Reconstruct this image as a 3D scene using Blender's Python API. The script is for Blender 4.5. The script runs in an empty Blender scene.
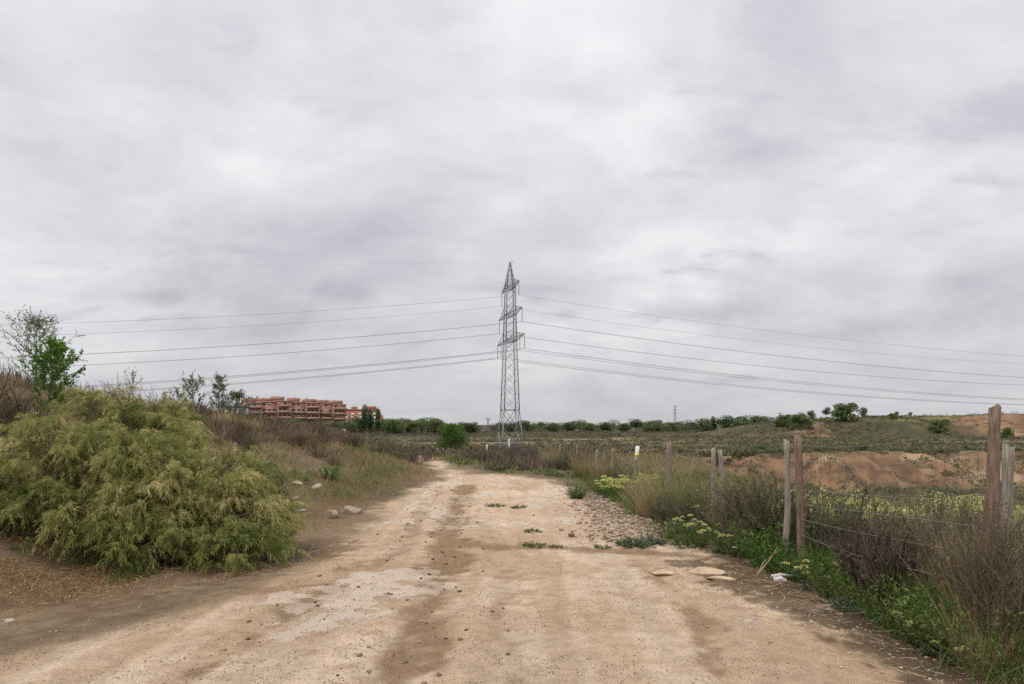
import bpy, bmesh, math, random
import numpy as np
from mathutils import Vector

SC = bpy.context.scene
COL = SC.collection
F = 682.67            # focal length of the 24 mm lens in pixels of a 1024 px wide picture
HZ = 424.0            # image row of the horizon
CAMZ = 1.6

# ------------------------------------------------------------------ noise
def _h(i, j, s):
    n = (i.astype(np.int64) * 374761393 + j.astype(np.int64) * 668265263 + s * 982451653) & 0xFFFFFFFF
    n = ((n ^ (n >> 13)) * 1274126177) & 0xFFFFFFFF
    n = (n ^ (n >> 16)) & 0xFFFFFF
    return n / float(0xFFFFFF)
def vnoise(x, y, s=0):
    x = np.asarray(x, float); y = np.asarray(y, float)
    i = np.floor(x); j = np.floor(y); u = x - i; v = y - j
    u = u * u * u * (u * (u * 6 - 15) + 10); v = v * v * v * (v * (v * 6 - 15) + 10)
    a = _h(i, j, s); b = _h(i + 1, j, s); c = _h(i, j + 1, s); d = _h(i + 1, j + 1, s)
    return (a * (1 - u) + b * u) * (1 - v) + (c * (1 - u) + d * u) * v
def fbm(x, y, s=0, o=4, g=.5):
    t = 0; a = 1; n = 0
    for k in range(o):
        t = t + a * vnoise(np.asarray(x) * 2 ** k + 17.3 * k, np.asarray(y) * 2 ** k - 9.1 * k, s + k); n += a; a *= g
    return t / n          # 0..1
def sm(a, b, x):
    t = np.clip((np.asarray(x, float) - a) / (b - a), 0, 1)
    return t * t * (3 - 2 * t)
def dist_poly(x, y, pts):
    d = np.full(np.shape(x), 1e9)
    for (ax, ay), (bx, by) in zip(pts[:-1], pts[1:]):
        ux, uy = bx - ax, by - ay; L = ux * ux + uy * uy
        t = np.clip(((x - ax) * ux + (y - ay) * uy) / L, 0, 1)
        d = np.minimum(d, np.hypot(x - ax - t * ux, y - ay - t * uy))
    return d
def flat(px, py):         # point of the level track seen at a pixel (used once, to read plan positions off the photo)
    d = CAMZ * F / (py - HZ)
    return ((px - 512) / F * d, d)

# ------------------------------------------------------------------ terrain
RY = [-20, 0, 4.2, 4.9, 5.8, 6.6, 9.4, 14.4, 19.5, 20.4, 21.6, 23.8, 30.4, 35, 45, 60]
RL = [-4.2, -4.0, -3.85, -3.6, -3.05, -2.75, -2.65, -2.6, -2.25, -2.25, -2.35, -2.8, -4.2, -5.1, -8, -12]
RR = [2.9, 2.9, 2.85, 2.88, 2.92, 2.9, 2.5, 1.75, 1.35, .7, -1.2, -1.9, -3.35, -4.2, -6.8, -10.8]
def road_l(y): return np.interp(y, RY, RL)
def road_r(y): return np.interp(y, RY, RR)
RUTS = [[flat(*p) for p in ((466, 486), (452, 520), (446, 556), (428, 615), (394, 680))],
        [flat(*p) for p in ((485, 520), (512, 570), (510, 610), (516, 684))],
        [flat(*p) for p in ((345, 588), (300, 606), (250, 640), (180, 684))],
        [flat(*p) for p in ((640, 560), (690, 600), (712, 650), (716, 684))],
        [flat(*p) for p in ((445, 478), (420, 520), (400, 552), (345, 572), (330, 583), (250, 592))]]
RUTW = [.24, .16, .14, .09, .08]
def hill_h(x): return np.interp(x, [82, 96, 110, 143, 180, 205, 245, 360], [0, 2.6, 5.0, 7.2, 8.0, 8.8, 8.4, 5])
def pit_mask(x, y):
    w = (fbm(x * .16, y * .05, 91, 4) - .5) * 9 + (fbm(x * .55, y * .2, 92, 4) - .5) * 5
    near = sm(11.8, 22, y + .25 * w)
    bank = 1 - sm(61, 70.5, y + w * .9)
    left = sm(4.5 + (y - 13) * .2, 10.5 + (y - 13) * .2, x)
    return near * bank * left * (1 - sm(75, 95, x))
def terrain(x, y):
    x = np.asarray(x, float); y = np.asarray(y, float)
    z = -3.1 * sm(30, 95, y) * (1 - (.16 + .2 * sm(22, 44, x) + .12 * (fbm(x * .09, y * .05, 33, 3) - .5)) * sm(6, 20, x) * (1 - sm(90, 118, y)))
    rx = np.interp(y, [-20, 10, 19, 25, 42, 70], [-11.5, -11.2, -10.6, -10, -8.4, -9])
    h = np.interp(y, [-20, 10, 14, 19, 25, 42, 75], [2.6, 2.55, 2.4, 1.95, 1.4, .6, 0])
    foot = np.interp(y, RY, RL) - np.interp(y, [0, 9, 16, 40], [1.4, 1.2, .5, .3])
    t = np.clip((foot - x) / np.maximum(foot - rx, .8), 0, 1)
    z = z + h * (t * .55 + .45 * t * t * (3 - 2 * t)) * (1 - .45 * sm(0, 30, rx - x))
    m = pit_mask(x, y)
    z = z * (1 - m) + (-4.5 + (fbm(x * .12, y * .12, 31, 3) - .5) * .9) * m
    hy = sm(228, 272, y + (fbm(x * .05, y * .05, 41, 4) - .5) * 26) * (1 - sm(305, 348, y))
    z = z + hill_h(x) * hy
    rl, rr = road_l(y), road_r(y)
    onroad = sm(rl - .5, rl + .4, x) * (1 - sm(rr - .4, rr + .5, x)) * (1 - sm(44, 50, y))
    # verge, banks and field roughness
    far = sm(12, 70, y)
    z = z + (1 - onroad) * ((fbm(x * .9, y * .9, 5, 4) - .5) * .16 + (fbm(x * .14, y * .14, 6, 3) - .5) * .5 * sm(4, 25, np.hypot(x, y - 6)))
    z = z + far * (1 - onroad) * (fbm(x * .03, y * .05, 7, 3) - .5) * .8
    face = m * (1 - m) * 4
    z = z + face * ((fbm(x * .55, y * .18, 8, 5, .6) - .5) * 1.5 + (fbm(x * 1.7, y * .7, 9, 4, .6) - .5) * .7)
    # the trodden track: uneven, rutted
    near = 1 - sm(40, 48, y)
    rough = (fbm(x * 2.6, y * 2.6, 11, 5, .6) - .5) * .032 + (fbm(x * .35, y * .35, 12, 3) - .5) * .04
    z = z + onroad * rough
    for r, w in zip(RUTS, RUTW):
        d = dist_poly(x, y, r) + (fbm(x * 2.2, y * 2.2, 13, 2) - .5) * .16
        z = z + onroad * near * (-.028 * np.exp(-(d / w) ** 2) + .014 * np.exp(-((d - w * 1.7) / (w * .5)) ** 2)) * .6
    return z
def tz(x, y): return float(terrain(np.array([x]), np.array([y]))[0])
def at(px, d):            # plan position at distance d along a pixel column
    return ((px - 512) / F * d, d)

# ------------------------------------------------------------------ mesh helpers
class Geo:
    def __init__(s): s.v = []; s.f = []; s.t = []; s.n = 0
    def add(s, v, q, t):
        s.v.append(np.asarray(v, np.float32).reshape(-1, 3)); s.f.append(np.asarray(q, np.int32).reshape(-1, 4) + s.n)
        t = np.asarray(t, np.float32).reshape(-1)
        if t.size == 1: t = np.full(len(s.v[-1]), t[0], np.float32)
        s.t.append(t); s.n += len(s.v[-1])
    def mesh(s, name, smooth=False):
        v = np.concatenate(s.v); q = np.concatenate(s.f); t = np.concatenate(s.t)
        me = bpy.data.meshes.new(name)
        me.vertices.add(len(v)); me.vertices.foreach_set('co', v.ravel())
        me.loops.add(q.size); me.loops.foreach_set('vertex_index', q.ravel())
        me.polygons.add(len(q)); me.polygons.foreach_set('loop_start', np.arange(0, q.size, 4, dtype=np.int32))
        if smooth: me.polygons.foreach_set('use_smooth', np.ones(len(q), bool))
        a = me.attributes.new('tint', 'FLOAT', 'POINT'); a.data.foreach_set('value', t)
        me.update(calc_edges=True)
        return me
    def build(s, name, m, parent=None, smooth=False):
        me = s.mesh(name, smooth); me.materials.append(m)
        o = bpy.data.objects.new(name, me); COL.objects.link(o)
        if parent is not None: o.parent = parent
        return o
def nrm(a): return a / np.maximum(np.linalg.norm(a, axis=-1, keepdims=True), 1e-9)
def rdir(R, n): return nrm(R.normal(size=(n, 3)))
def perp(R, d):
    return nrm(np.cross(d, rdir(R, len(d))))
def blades(g, R, P, D, L, W, droop, tint, seg=3, tipw=.12, sway=0.0):
    n = len(P); P = np.asarray(P, float); D = nrm(np.asarray(D, float))
    L = np.broadcast_to(L, n)[:, None]; W = np.broadcast_to(W, n)[:, None]; droop = np.broadcast_to(droop, n)[:, None]
    S = perp(R, D); sw = rdir(R, n) * sway
    rows = []
    for k in range(seg + 1):
        t = k / seg
        c = P + D * L * t + sw * L * t * t + np.array([0, 0, -1.]) * droop * L * t * t
        w = W * (1 - t) ** .7 if k < seg else W * tipw
        w = np.maximum(w, W * tipw)
        rows.append(c - S * w * .5); rows.append(c + S * w * .5)
    V = np.stack(rows, 1)                          # n, 2(seg+1), 3
    m = 2 * (seg + 1); b = np.arange(n)[:, None] * m
    Q = np.concatenate([np.stack([b[:, 0] + 2 * k, b[:, 0] + 2 * k + 1, b[:, 0] + 2 * k + 3, b[:, 0] + 2 * k + 2], 1) for k in range(seg)])
    g.add(V, Q, np.repeat(np.broadcast_to(tint, n), m))
def leaves(g, R, P, D, L, W, tint, fold=.0):
    n = len(P); D = nrm(D); S = perp(R, D); L = np.broadcast_to(L, n)[:, None]; W = np.broadcast_to(W, n)[:, None]
    N = np.cross(D, S)
    V = np.stack([P, P + D * L * .45 + S * W * .5 + N * W * fold, P + D * L, P + D * L * .5 - S * W * .5 + N * W * fold], 1)
    b = np.arange(n)[:, None] * 4
    g.add(V, np.concatenate([b, b + 1, b + 2, b + 3], 1), np.repeat(np.broadcast_to(tint, n), 4))
def tubes(g, PL, RAD, tint=.5, sides=4):
    PL = np.asarray(PL, float); RAD = np.asarray(RAD, float)
    n, K, _ = PL.shape; T = np.gradient(PL, axis=1); T = nrm(T)
    ref = np.where(np.abs(T[:, :1, 2:3]) > .9, np.array([1., 0, 0]), np.array([0, 0, 1.])) + 0 * T
    A = nrm(np.cross(T, ref)); B = np.cross(T, A)
    ang = np.arange(sides) * 2 * np.pi / sides
    V = PL[:, :, None] + RAD[:, :, None, None] * (A[:, :, None] * np.cos(ang)[:, None] + B[:, :, None] * np.sin(ang)[:, None])
    idx = np.arange(n * K * sides).reshape(n, K, sides)
    a = idx[:, :-1]; b = idx[:, 1:]
    Q = np.stack([a, np.roll(a, -1, 2), np.roll(b, -1, 2), b], -1).reshape(-1, 4)
    tint = np.repeat(np.broadcast_to(tint, n), K * sides)
    g.add(V, Q, tint)
    if sides == 4:                                # end caps
        caps = np.concatenate([idx[:, 0, ::-1], idx[:, -1]]); g.f.append((caps + g.n - n * K * sides).astype(np.int32))
def branch(R, P, D, L, K=4, curve=.2, up=.0):
    n = len(P); c = rdir(R, n) * curve; pts = []
    for k in range(K):
        t = k / (K - 1)
        pts.append(P + D * (L * t)[:, None] + c * (L * t * t)[:, None] + np.array([0, 0, up]) * (L * t * t)[:, None])
    return np.stack(pts, 1)
def pick(R, PL, per, t0=.3, t1=1.0):
    n, K, _ = PL.shape; i = np.repeat(np.arange(n), per); t = R.uniform(t0, t1, len(i)) * (K - 1)
    k = np.minimum(t.astype(int), K - 2); u = (t - k)[:, None]
    p = PL[i, k] * (1 - u) + PL[i, k + 1] * u
    return p, nrm(PL[i, k + 1] - PL[i, k]), i, t / (K - 1)
def box(g, x0, x1, y0, y1, z0, z1, tint=.5):
    V = [(x0, y0, z0), (x1, y0, z0), (x1, y1, z0), (x0, y1, z0), (x0, y0, z1), (x1, y0, z1), (x1, y1, z1), (x0, y1, z1)]
    g.add(V, [(0, 3, 2, 1), (4, 5, 6, 7), (0, 1, 5, 4), (1, 2, 6, 5), (2, 3, 7, 6), (3, 0, 4, 7)], tint)
def bar(g, a, b, r, tint=.5): tubes(g, [[a, b]], [[r, r]], tint, 4)
_RB = None
def rocks(g, R, P, S, tint, squash=.6):           # angular little stones, many at once
    base = np.array([(x, y, z) for x in (-1, 1) for y in (-1, 1) for z in (-1, 1)], float)
    fq = [(0, 1, 3, 2), (4, 6, 7, 5), (0, 4, 5, 1), (2, 3, 7, 6), (0, 2, 6, 4), (1, 5, 7, 3)]
    n = len(P); V = base[None] * R.uniform(.35, .8, (n, 8, 3)); a = R.uniform(0, 6.28, n); c, s = np.cos(a)[:, None], np.sin(a)[:, None]
    V = np.stack([V[..., 0] * c - V[..., 1] * s * .8, V[..., 0] * s + V[..., 1] * c * .8, V[..., 2] * squash], -1)
    V = V * np.asarray(S)[:, None, None] + np.asarray(P)[:, None]
    Q = (np.array(fq)[None] + (np.arange(n) * 8)[:, None, None]).reshape(-1, 4)
    g.add(V, Q, np.repeat(tint, 8))

def thing(name, label, cat, loc=(0, 0, 0), rz=0, group=None, sc=1.0):
    o = bpy.data.objects.new(name, None); COL.objects.link(o)
    o.empty_display_size = .1
    o.location = loc; o.rotation_euler = (0, 0, rz); o.scale = (sc, sc, sc) if np.isscalar(sc) else sc
    o['label'] = label; o['category'] = cat
    if group: o['group'] = group
    return o
def tag(o, label, cat, group=None):
    o['label'] = label; o['category'] = cat
    if group: o['group'] = group
    return o
def setting(o, kind='structure', label=None):
    o['kind'] = kind
    if label: o['label'] = label
    return o
def dup(root, loc, rz, label, sc=1.0, group=None):
    r = root.copy(); COL.objects.link(r); r.location = loc; r.rotation_euler = (0, 0, rz); r.scale = (sc, sc, sc) if np.isscalar(sc) else sc
    r['label'] = label
    if group: r['group'] = group
    for ch in list(root.children):
        c = ch.copy(); COL.objects.link(c); c.parent = r
        for gch in ch.children:
            d = gch.copy(); COL.objects.link(d); d.parent = c
    return r
class Kind:               # first use moves the model itself, later uses copy it
    def __init__(s, root): s.root = root; s.used = False
    def put(s, x, y, label, rz=0, sc=1.0, dz=0.0, group=None, cat=None):
        loc = (x, y, tz(x, y) + dz)
        if not s.used:
            s.used = True; o = s.root; o.location = loc; o.rotation_euler = (0, 0, rz); o.scale = (sc, sc, sc) if np.isscalar(sc) else sc; o['label'] = label
            if group: o['group'] = group
        else: o = dup(s.root, loc, rz, label, sc, group)
        if cat: o['category'] = cat
        return o

# ------------------------------------------------------------------ materials
def new_mat(name):
    m = bpy.data.materials.new(name); m.use_nodes = True; nt = m.node_tree; nt.nodes.clear(); return m, nt, nt.nodes, nt.links
def ramp(nd, cols):
    r = nd.new('ShaderNodeValToRGB'); cr = r.color_ramp
    cr.elements[0].position = 0; cr.elements[0].color = (*cols[0], 1); cr.elements[1].position = 1; cr.elements[1].color = (*cols[-1], 1)
    for i, c in enumerate(cols[1:-1]):
        k = cr.elements.new((i + 1) / (len(cols) - 1)); k.color = (*c, 1)
    return r
def leafy(name, cols, rough=.7, trans=.3, vary=.25):
    m, nt, nd, ln = new_mat(name)
    out = nd.new('ShaderNodeOutputMaterial'); bs = nd.new('ShaderNodeBsdfPrincipled'); a = nd.new('ShaderNodeAttribute'); a.attribute_name = 'tint'
    r = ramp(nd, cols); oi = nd.new('ShaderNodeObjectInfo')
    mr = nd.new('ShaderNodeMapRange'); mr.inputs[3].default_value = -vary; mr.inputs[4].default_value = vary
    ln.new(oi.outputs['Random'], mr.inputs[0])
    ad = nd.new('ShaderNodeMath'); ad.use_clamp = True; ln.new(a.outputs['Fac'], ad.inputs[0]); ln.new(mr.outputs[0], ad.inputs[1])
    ln.new(ad.outputs[0], r.inputs[0]); ln.new(r.outputs[0], bs.inputs['Base Color'])
    bs.inputs['Roughness'].default_value = rough; bs.inputs['Specular IOR Level'].default_value = .25
    if trans > 0:
        tr = nd.new('ShaderNodeBsdfTranslucent'); mx = nd.new('ShaderNodeMixShader'); mx.inputs[0].default_value = trans
        ln.new(r.outputs[0], tr.inputs[0]); ln.new(bs.outputs[0], mx.inputs[1]); ln.new(tr.outputs[0], mx.inputs[2]); ln.new(mx.outputs[0], out.inputs[0])
    else: ln.new(bs.outputs[0], out.inputs[0])
    return m
def solid(name, c1, c2, rough=.8, scale=(6, 6, 6), bump=.3, metal=0, detail=6, spec=.3, bscale=None):
    m, nt, nd, ln = new_mat(name)
    out = nd.new('ShaderNodeOutputMaterial'); bs = nd.new('ShaderNodeBsdfPrincipled'); tc = nd.new('ShaderNodeTexCoord')
    mp = nd.new('ShaderNodeMapping'); mp.inputs['Scale'].default_value = scale; ln.new(tc.outputs['Object'], mp.inputs[0])
    n = nd.new('ShaderNodeTexNoise'); n.inputs['Scale'].default_value = 1; n.inputs['Detail'].default_value = detail; n.inputs['Roughness'].default_value = .65; ln.new(mp.outputs[0], n.inputs['Vector'])
    mr = nd.new('ShaderNodeMapRange'); mr.inputs[1].default_value = .3; mr.inputs[2].default_value = .7; ln.new(n.outputs['Fac'], mr.inputs[0])
    r = ramp(nd, [c1, c2]); ln.new(mr.outputs[0], r.inputs[0]); ln.new(r.outputs[0], bs.inputs['Base Color'])
    bs.inputs['Roughness'].default_value = rough; bs.inputs['Metallic'].default_value = metal; bs.inputs['Specular IOR Level'].default_value = spec
    if bump:
        b = nd.new('ShaderNodeBump'); b.inputs['Strength'].default_value = bump; b.inputs['Distance'].default_value = .02
        ln.new(n.outputs['Fac'], b.inputs['Height']); ln.new(b.outputs[0], bs.inputs['Normal'])
    ln.new(bs.outputs[0], out.inputs[0])
    return m
M = {}
M['tam'] = leafy('tamarisk_foliage', [(.105, .16, .034), (.215, .25, .07), (.40, .38, .14), (.62, .54, .29)], .75, .45, .06)
M['tamwood'] = leafy('tamarisk_bark', [(.06, .045, .035), (.16, .12, .09)], .9, 0)
M['darktwig'] = leafy('dark_twigs', [(.03, .022, .018), (.065, .047, .036), (.15, .115, .085)], .9, 0, .05)
M['deadgrass'] = leafy('dead_orange_grass', [(.13, .08, .035), (.30, .19, .085), (.50, .36, .18)], .85, .2, 0)
M['greystraw'] = leafy('grey_dry_stems', [(.07, .054, .04), (.155, .12, .088), (.26, .205, .145)], .85, .1, .08)
M['straw'] = leafy('dry_straw', [(.14, .108, .058), (.32, .25, .135), (.52, .43, .25)], .8, .2, .12)
M['reddry'] = leafy('dry_brown_scrub', [(.065, .05, .038), (.15, .112, .078), (.28, .215, .145)], .85, .15, .12)
M['twig'] = leafy('grey_brown_twigs', [(.06, .046, .036), (.13, .10, .075), (.23, .185, .135)], .9, 0, .12)
M['grass'] = leafy('green_grass', [(.05, .085, .02), (.11, .16, .04), (.21, .23, .075)], .65, .35, .1)
M['fresh'] = leafy('fresh_leaves', [(.05, .105, .02), (.10, .18, .036), (.17, .26, .06)], .55, .4, .1)
M['paleleaf'] = leafy('pale_grey_leaves', [(.12, .15, .09), (.2, .24, .15), (.3, .34, .23)], .7, .5, .05)
M['sapgreen'] = leafy('sapling_leaves', [(.07, .15, .02), (.14, .26, .04), (.22, .34, .07)], .55, .45, .05)
M['olive'] = leafy('olive_leaves', [(.045, .052, .028), (.095, .105, .055), (.19, .185, .10)], .7, .25, .15)
M['greyleaf'] = leafy('grey_green_leaves', [(.05, .075, .045), (.11, .145, .085), (.2, .24, .16)], .7, .3, .1)
M['cream'] = leafy('pale_yellow_petals', [(.4, .42, .12), (.62, .6, .26), (.75, .72, .45)], .6, .3, .1)
M['yellow'] = leafy('yellow_green_petals', [(.32, .38, .08), (.58, .60, .20), (.74, .74, .38)], .6, .3, .1)
M['treeA'] = leafy('dark_tree_leaves', [(.055, .08, .038), (.095, .13, .058), (.145, .185, .085)], .7, .25, .1)  # tree leaf colours lightened and greyed to stand in for distance haze
M['treeB'] = leafy('mid_tree_leaves', [(.08, .115, .045), (.135, .185, .068), (.20, .255, .10)], .7, .25, .15)
M['treeC'] = leafy('pale_tree_leaves', [(.09, .105, .055), (.15, .17, .085), (.22, .24, .12)], .7, .25, .15)
M['bark'] = leafy('tree_bark', [(.10, .082, .064), (.20, .168, .13)], .9, 0, .1)
M['stone'] = leafy('loose_stones', [(.14, .10, .075), (.31, .235, .175), (.48, .40, .325)], .9, 0, 0)
M['clod'] = leafy('dirt_clods', [(.10, .06, .035), (.20, .13, .08), (.40, .30, .21)], .95, 0, 0)

# ------------------------------------------------------------------ ground
def grow_axis(a, b, step, rate):
    r = [a]
    while r[-1] < b: r.append(r[-1] + max(step, r[-1] * rate))
    return np.array(r)
def soil(x, y, z):
    """true colour of the earth at every vertex: sand, clay, humus, dry field strips"""
    n1 = fbm(x * .7, y * .7, 51, 5); n2 = fbm(x * 3, y * 3, 52, 4); n3 = fbm(x * .08, y * .1, 53, 4)
    n6 = fbm(x * 6.5, y * 6.5, 66, 4, .6) - .5
    one = np.ones(x.shape + (1,))
    def mixc(c, d, m): return c * (1 - m[..., None]) + np.array(d) * m[..., None]
    def brk(m, k=.9): return sm(.25, .75, m + n6 * k * 2.1) * sm(0.02, .3, m)                        # ragged, crumbly edge
    c = one * np.array((.20, .145, .09))                                 # dry litter soil
    c = mixc(c, (.26, .19, .12), sm(.5, .7, n1))
    c = mixc(c, (.085, .08, .035), sm(.45, .65, fbm(x * .4, y * .4, 57, 4)) * .8 * sm(9, 13, y))
    # far field: strips of ploughed earth, dead scrub and pale sand
    ff = sm(40, 62, y)
    strip = fbm(x * .006 + 4, y * .07 + .3 * n3, 54, 3); strip2 = fbm(x * .02, y * .16, 55, 4)
    fld = mixc(one * np.array((.165, .128, .062)), (.085, .068, .04), sm(.46, .58, strip))
    fld = mixc(fld, (.36, .27, .16), sm(.60, .70, strip2) * .85 * (1 - sm(220, 300, y)))
    fld = mixc(fld, (.105, .11, .045), sm(.5, .66, fbm(x * .03, y * .09, 56, 4)) * .7)
    fld = mixc(fld, (.055, .045, .03), sm(170, 300, y) * .8)
    fld = mixc(fld, (.34, .26, .16), np.exp(-((y - 205 - .8 * (x - 20)) / 9) ** 2) * sm(8, 14, x) * (1 - sm(36, 50, x)) * .9)
    c = c * (1 - ff[..., None]) + fld * ff[..., None]
    # orange clay of the cut bank and of the scar on the hill
    m = pit_mask(x, y); face = np.clip(m * (1 - m) * 4, 0, 1)
    nc = .5 * fbm(x * .5, z * 1.6 + y * .12, 58, 5) + .5 * fbm(x * 1.3, y * .16, 67, 5, .6)
    clay = mixc(one * np.array((.265, .16, .092)), (.14, .086, .054), sm(.42, .62, nc))
    clay = mixc(clay, (.38, .26, .165), sm(.6, .72, fbm(x * .3, y * .3, 59, 4)))
    mk = sm(.08, .3, face + (n1 - .5) * .3) * sm(34, 50, y)
    mk = np.maximum(mk, sm(10, 17, x) * sm(36, 46, y) * (1 - sm(66, 74, y)) * sm(.3, .55, fbm(x * .12, y * .2, 60, 3)) * .6 * (1 - m))
    c = c * (1 - mk[..., None]) + clay * mk[..., None]
    c = mixc(c, (.075, .078, .04), m * (1 - np.clip(face * 3, 0, 1)) * sm(.3, .55, n1) * .9)
    hmask = (hill_h(x) > .3) * sm(226, 236, y)
    gh = mixc(one * np.array((.095, .078, .038)), (.062, .064, .028), sm(.42, .6, fbm(x * .07, y * .07, 61, 4)))
    gh = mixc(gh, (.15, .10, .06), sm(.58, .7, fbm(x * .09, y * .09 + 7, 68, 4)))
    gh = mixc(gh, (.20, .18, .06), sm(2.2, 3.4, z) * sm(.45, .6, fbm(x * .1, y * .1, 65, 3)))
    c = c * (1 - hmask[..., None]) + gh * hmask[..., None]
    scar = hmask * sm(168, 175, x + (n3 - .5) * 26) * (1 - sm(215, 232, x)) * sm(232, 240, y) * (1 - sm(268, 275, y + (n1 - .5) * 8))
    scar = np.maximum(scar, hmask * np.exp(-((x - 107 - (n3 - .5) * 20) / 7) ** 2) * (1 - sm(262, 275, y)) * .8)
    c = c * (1 - scar[..., None]) + (clay * .95) * scar[..., None]
    c = mixc(c, (.10, .092, .045), sm(.2, .9, x - road_r(y)) * sm(15, 18, y) * (1 - sm(36, 44, y)) * .85 * (1 - m))
    c = mixc(c, (.19, .112, .06), np.exp(-((x - road_l(y) + .7) / .8) ** 2) * sm(9, 12, y) * (1 - sm(26, 32, y)) * sm(.3, .5, n1) * .8)
    # the track
    rl, rr = road_l(y) + (n1 - .5) * 1.1, road_r(y) + (n1 - .5) * .9
    rd = sm(rl - .15, rl + .5, x + n6 * .5) * (1 - sm(rr - .45, rr + .15, x + n6 * .5)) * (1 - sm(46, 50, y))
    sand = mixc(one * np.array((.455, .33, .232)), (.53, .415, .31), sm(.4, .68, n1))
    sand = mixc(sand, (.33, .215, .125), brk(sm(.55, .7, fbm(x * .5 + 9, y * .35, 62, 4)), .6) * .45)
    sand = mixc(sand, (.42, .29, .18), sm(0, .25, n6) * .5)
    along = x - np.interp(y, [4, 8, 12, 16, 20, 26], [-.9, -.75, -.85, -1.0, -1.2, -2.2])
    st = fbm(along * 5.5, y * .45, 69, 4, .6)
    sand = sand * (.80 + .40 * st[..., None]); sand = mixc(sand, (.36, .245, .15), sm(.56, .68, fbm(along * 3.2 + 5, y * .22, 70, 3)) * .45)
    plates = np.zeros_like(x)
    for a_, b_, r_ in (((283, 598), (300, 606), .20), ((318, 620), (348, 613), .24), ((345, 603), (372, 590), .30), ((378, 577), (425, 571), .24), ((398, 593), (440, 586), .20), ((330, 590), (352, 584), .16), ((300, 632), (316, 629), .10)):
        plates = np.maximum(plates, sm(r_ * 1.3, r_ * .5, dist_poly(x, y, [flat(*a_), flat(*b_)]) + n6 * .75 + (n1 - .5) * .3))
    pale = np.maximum(0 * x,
                      sm(8.5, 11, y) * (1 - sm(22, 26, y)) * .62)
    pale = sm(.36, .62, pale * .72 + (fbm(x * 2.1, y * 1.5, 63, 5, .62) - .5) * 1.9 - .06 + n6 * .4)
    pale = np.maximum(pale * (.7 + .3 * n2) * .8, plates)
    sand = mixc(sand, (.57, .49, .42), pale * (.55 + .5 * n6[...]))
    wet = np.zeros_like(x)
    for r, w, k in zip(RUTS, RUTW, (.8, .4, .7, .6, .6)):
        d = dist_poly(x, y, r) + (fbm(x * 1.7, y * 1.7, 64, 3) - .5) * .5
        wet = np.maximum(wet, k * (1 - sm(w * .4, w * 1.7, d)))
    # red earth washed across the track in front of the rubble
    d = dist_poly(x, y, [flat(440, 545), flat(560, 548), flat(700, 556), flat(800, 590)]) + (n1 - .5) * .9
    wet = np.maximum(wet, .8 * (1 - sm(.1, .65, d)))
    d = dist_poly(x, y, [flat(430, 560), flat(410, 620), flat(340, 690)]) + (n1 - .5) * .6
    wet = np.maximum(wet, .38 * (1 - sm(.25, .7, d)))
    sand = mixc(sand, (.20, .12, .062), np.clip(brk(wet, .45) * wet * 1.05, 0, .8))
    c = c * (1 - rd[..., None]) + sand * rd[..., None]
    # humus and litter along the verges
    d = dist_poly(x, y, [flat(690, 560), flat(760, 590), flat(850, 625), flat(1010, 700)]) + (n1 - .5) * .7
    c = mixc(c, (.085, .058, .036), brk(1 - sm(.05, .55, d), 1.1) * .8)
    c = mixc(c, (.075, .055, .033), brk(sm(2.3, 3.1, x + (n1 - .5) * 1.2), .9) * (1 - sm(4.5, 6, x)) * (1 - sm(14, 20, y)) * .75)
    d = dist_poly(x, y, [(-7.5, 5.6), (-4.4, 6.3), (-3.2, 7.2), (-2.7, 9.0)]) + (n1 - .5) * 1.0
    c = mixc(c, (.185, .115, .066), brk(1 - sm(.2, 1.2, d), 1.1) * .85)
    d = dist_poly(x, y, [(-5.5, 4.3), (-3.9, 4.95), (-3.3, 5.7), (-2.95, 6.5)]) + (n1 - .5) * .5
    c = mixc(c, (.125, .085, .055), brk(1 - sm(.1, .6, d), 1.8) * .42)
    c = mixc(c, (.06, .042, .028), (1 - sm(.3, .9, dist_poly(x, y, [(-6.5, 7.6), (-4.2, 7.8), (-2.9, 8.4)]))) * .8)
    wetmask = np.clip(wet * rd, 0, 1)
    return np.clip(c * (.84 + .18 * rd[..., None]), .015, .8), rd, pale * rd, wetmask
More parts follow.
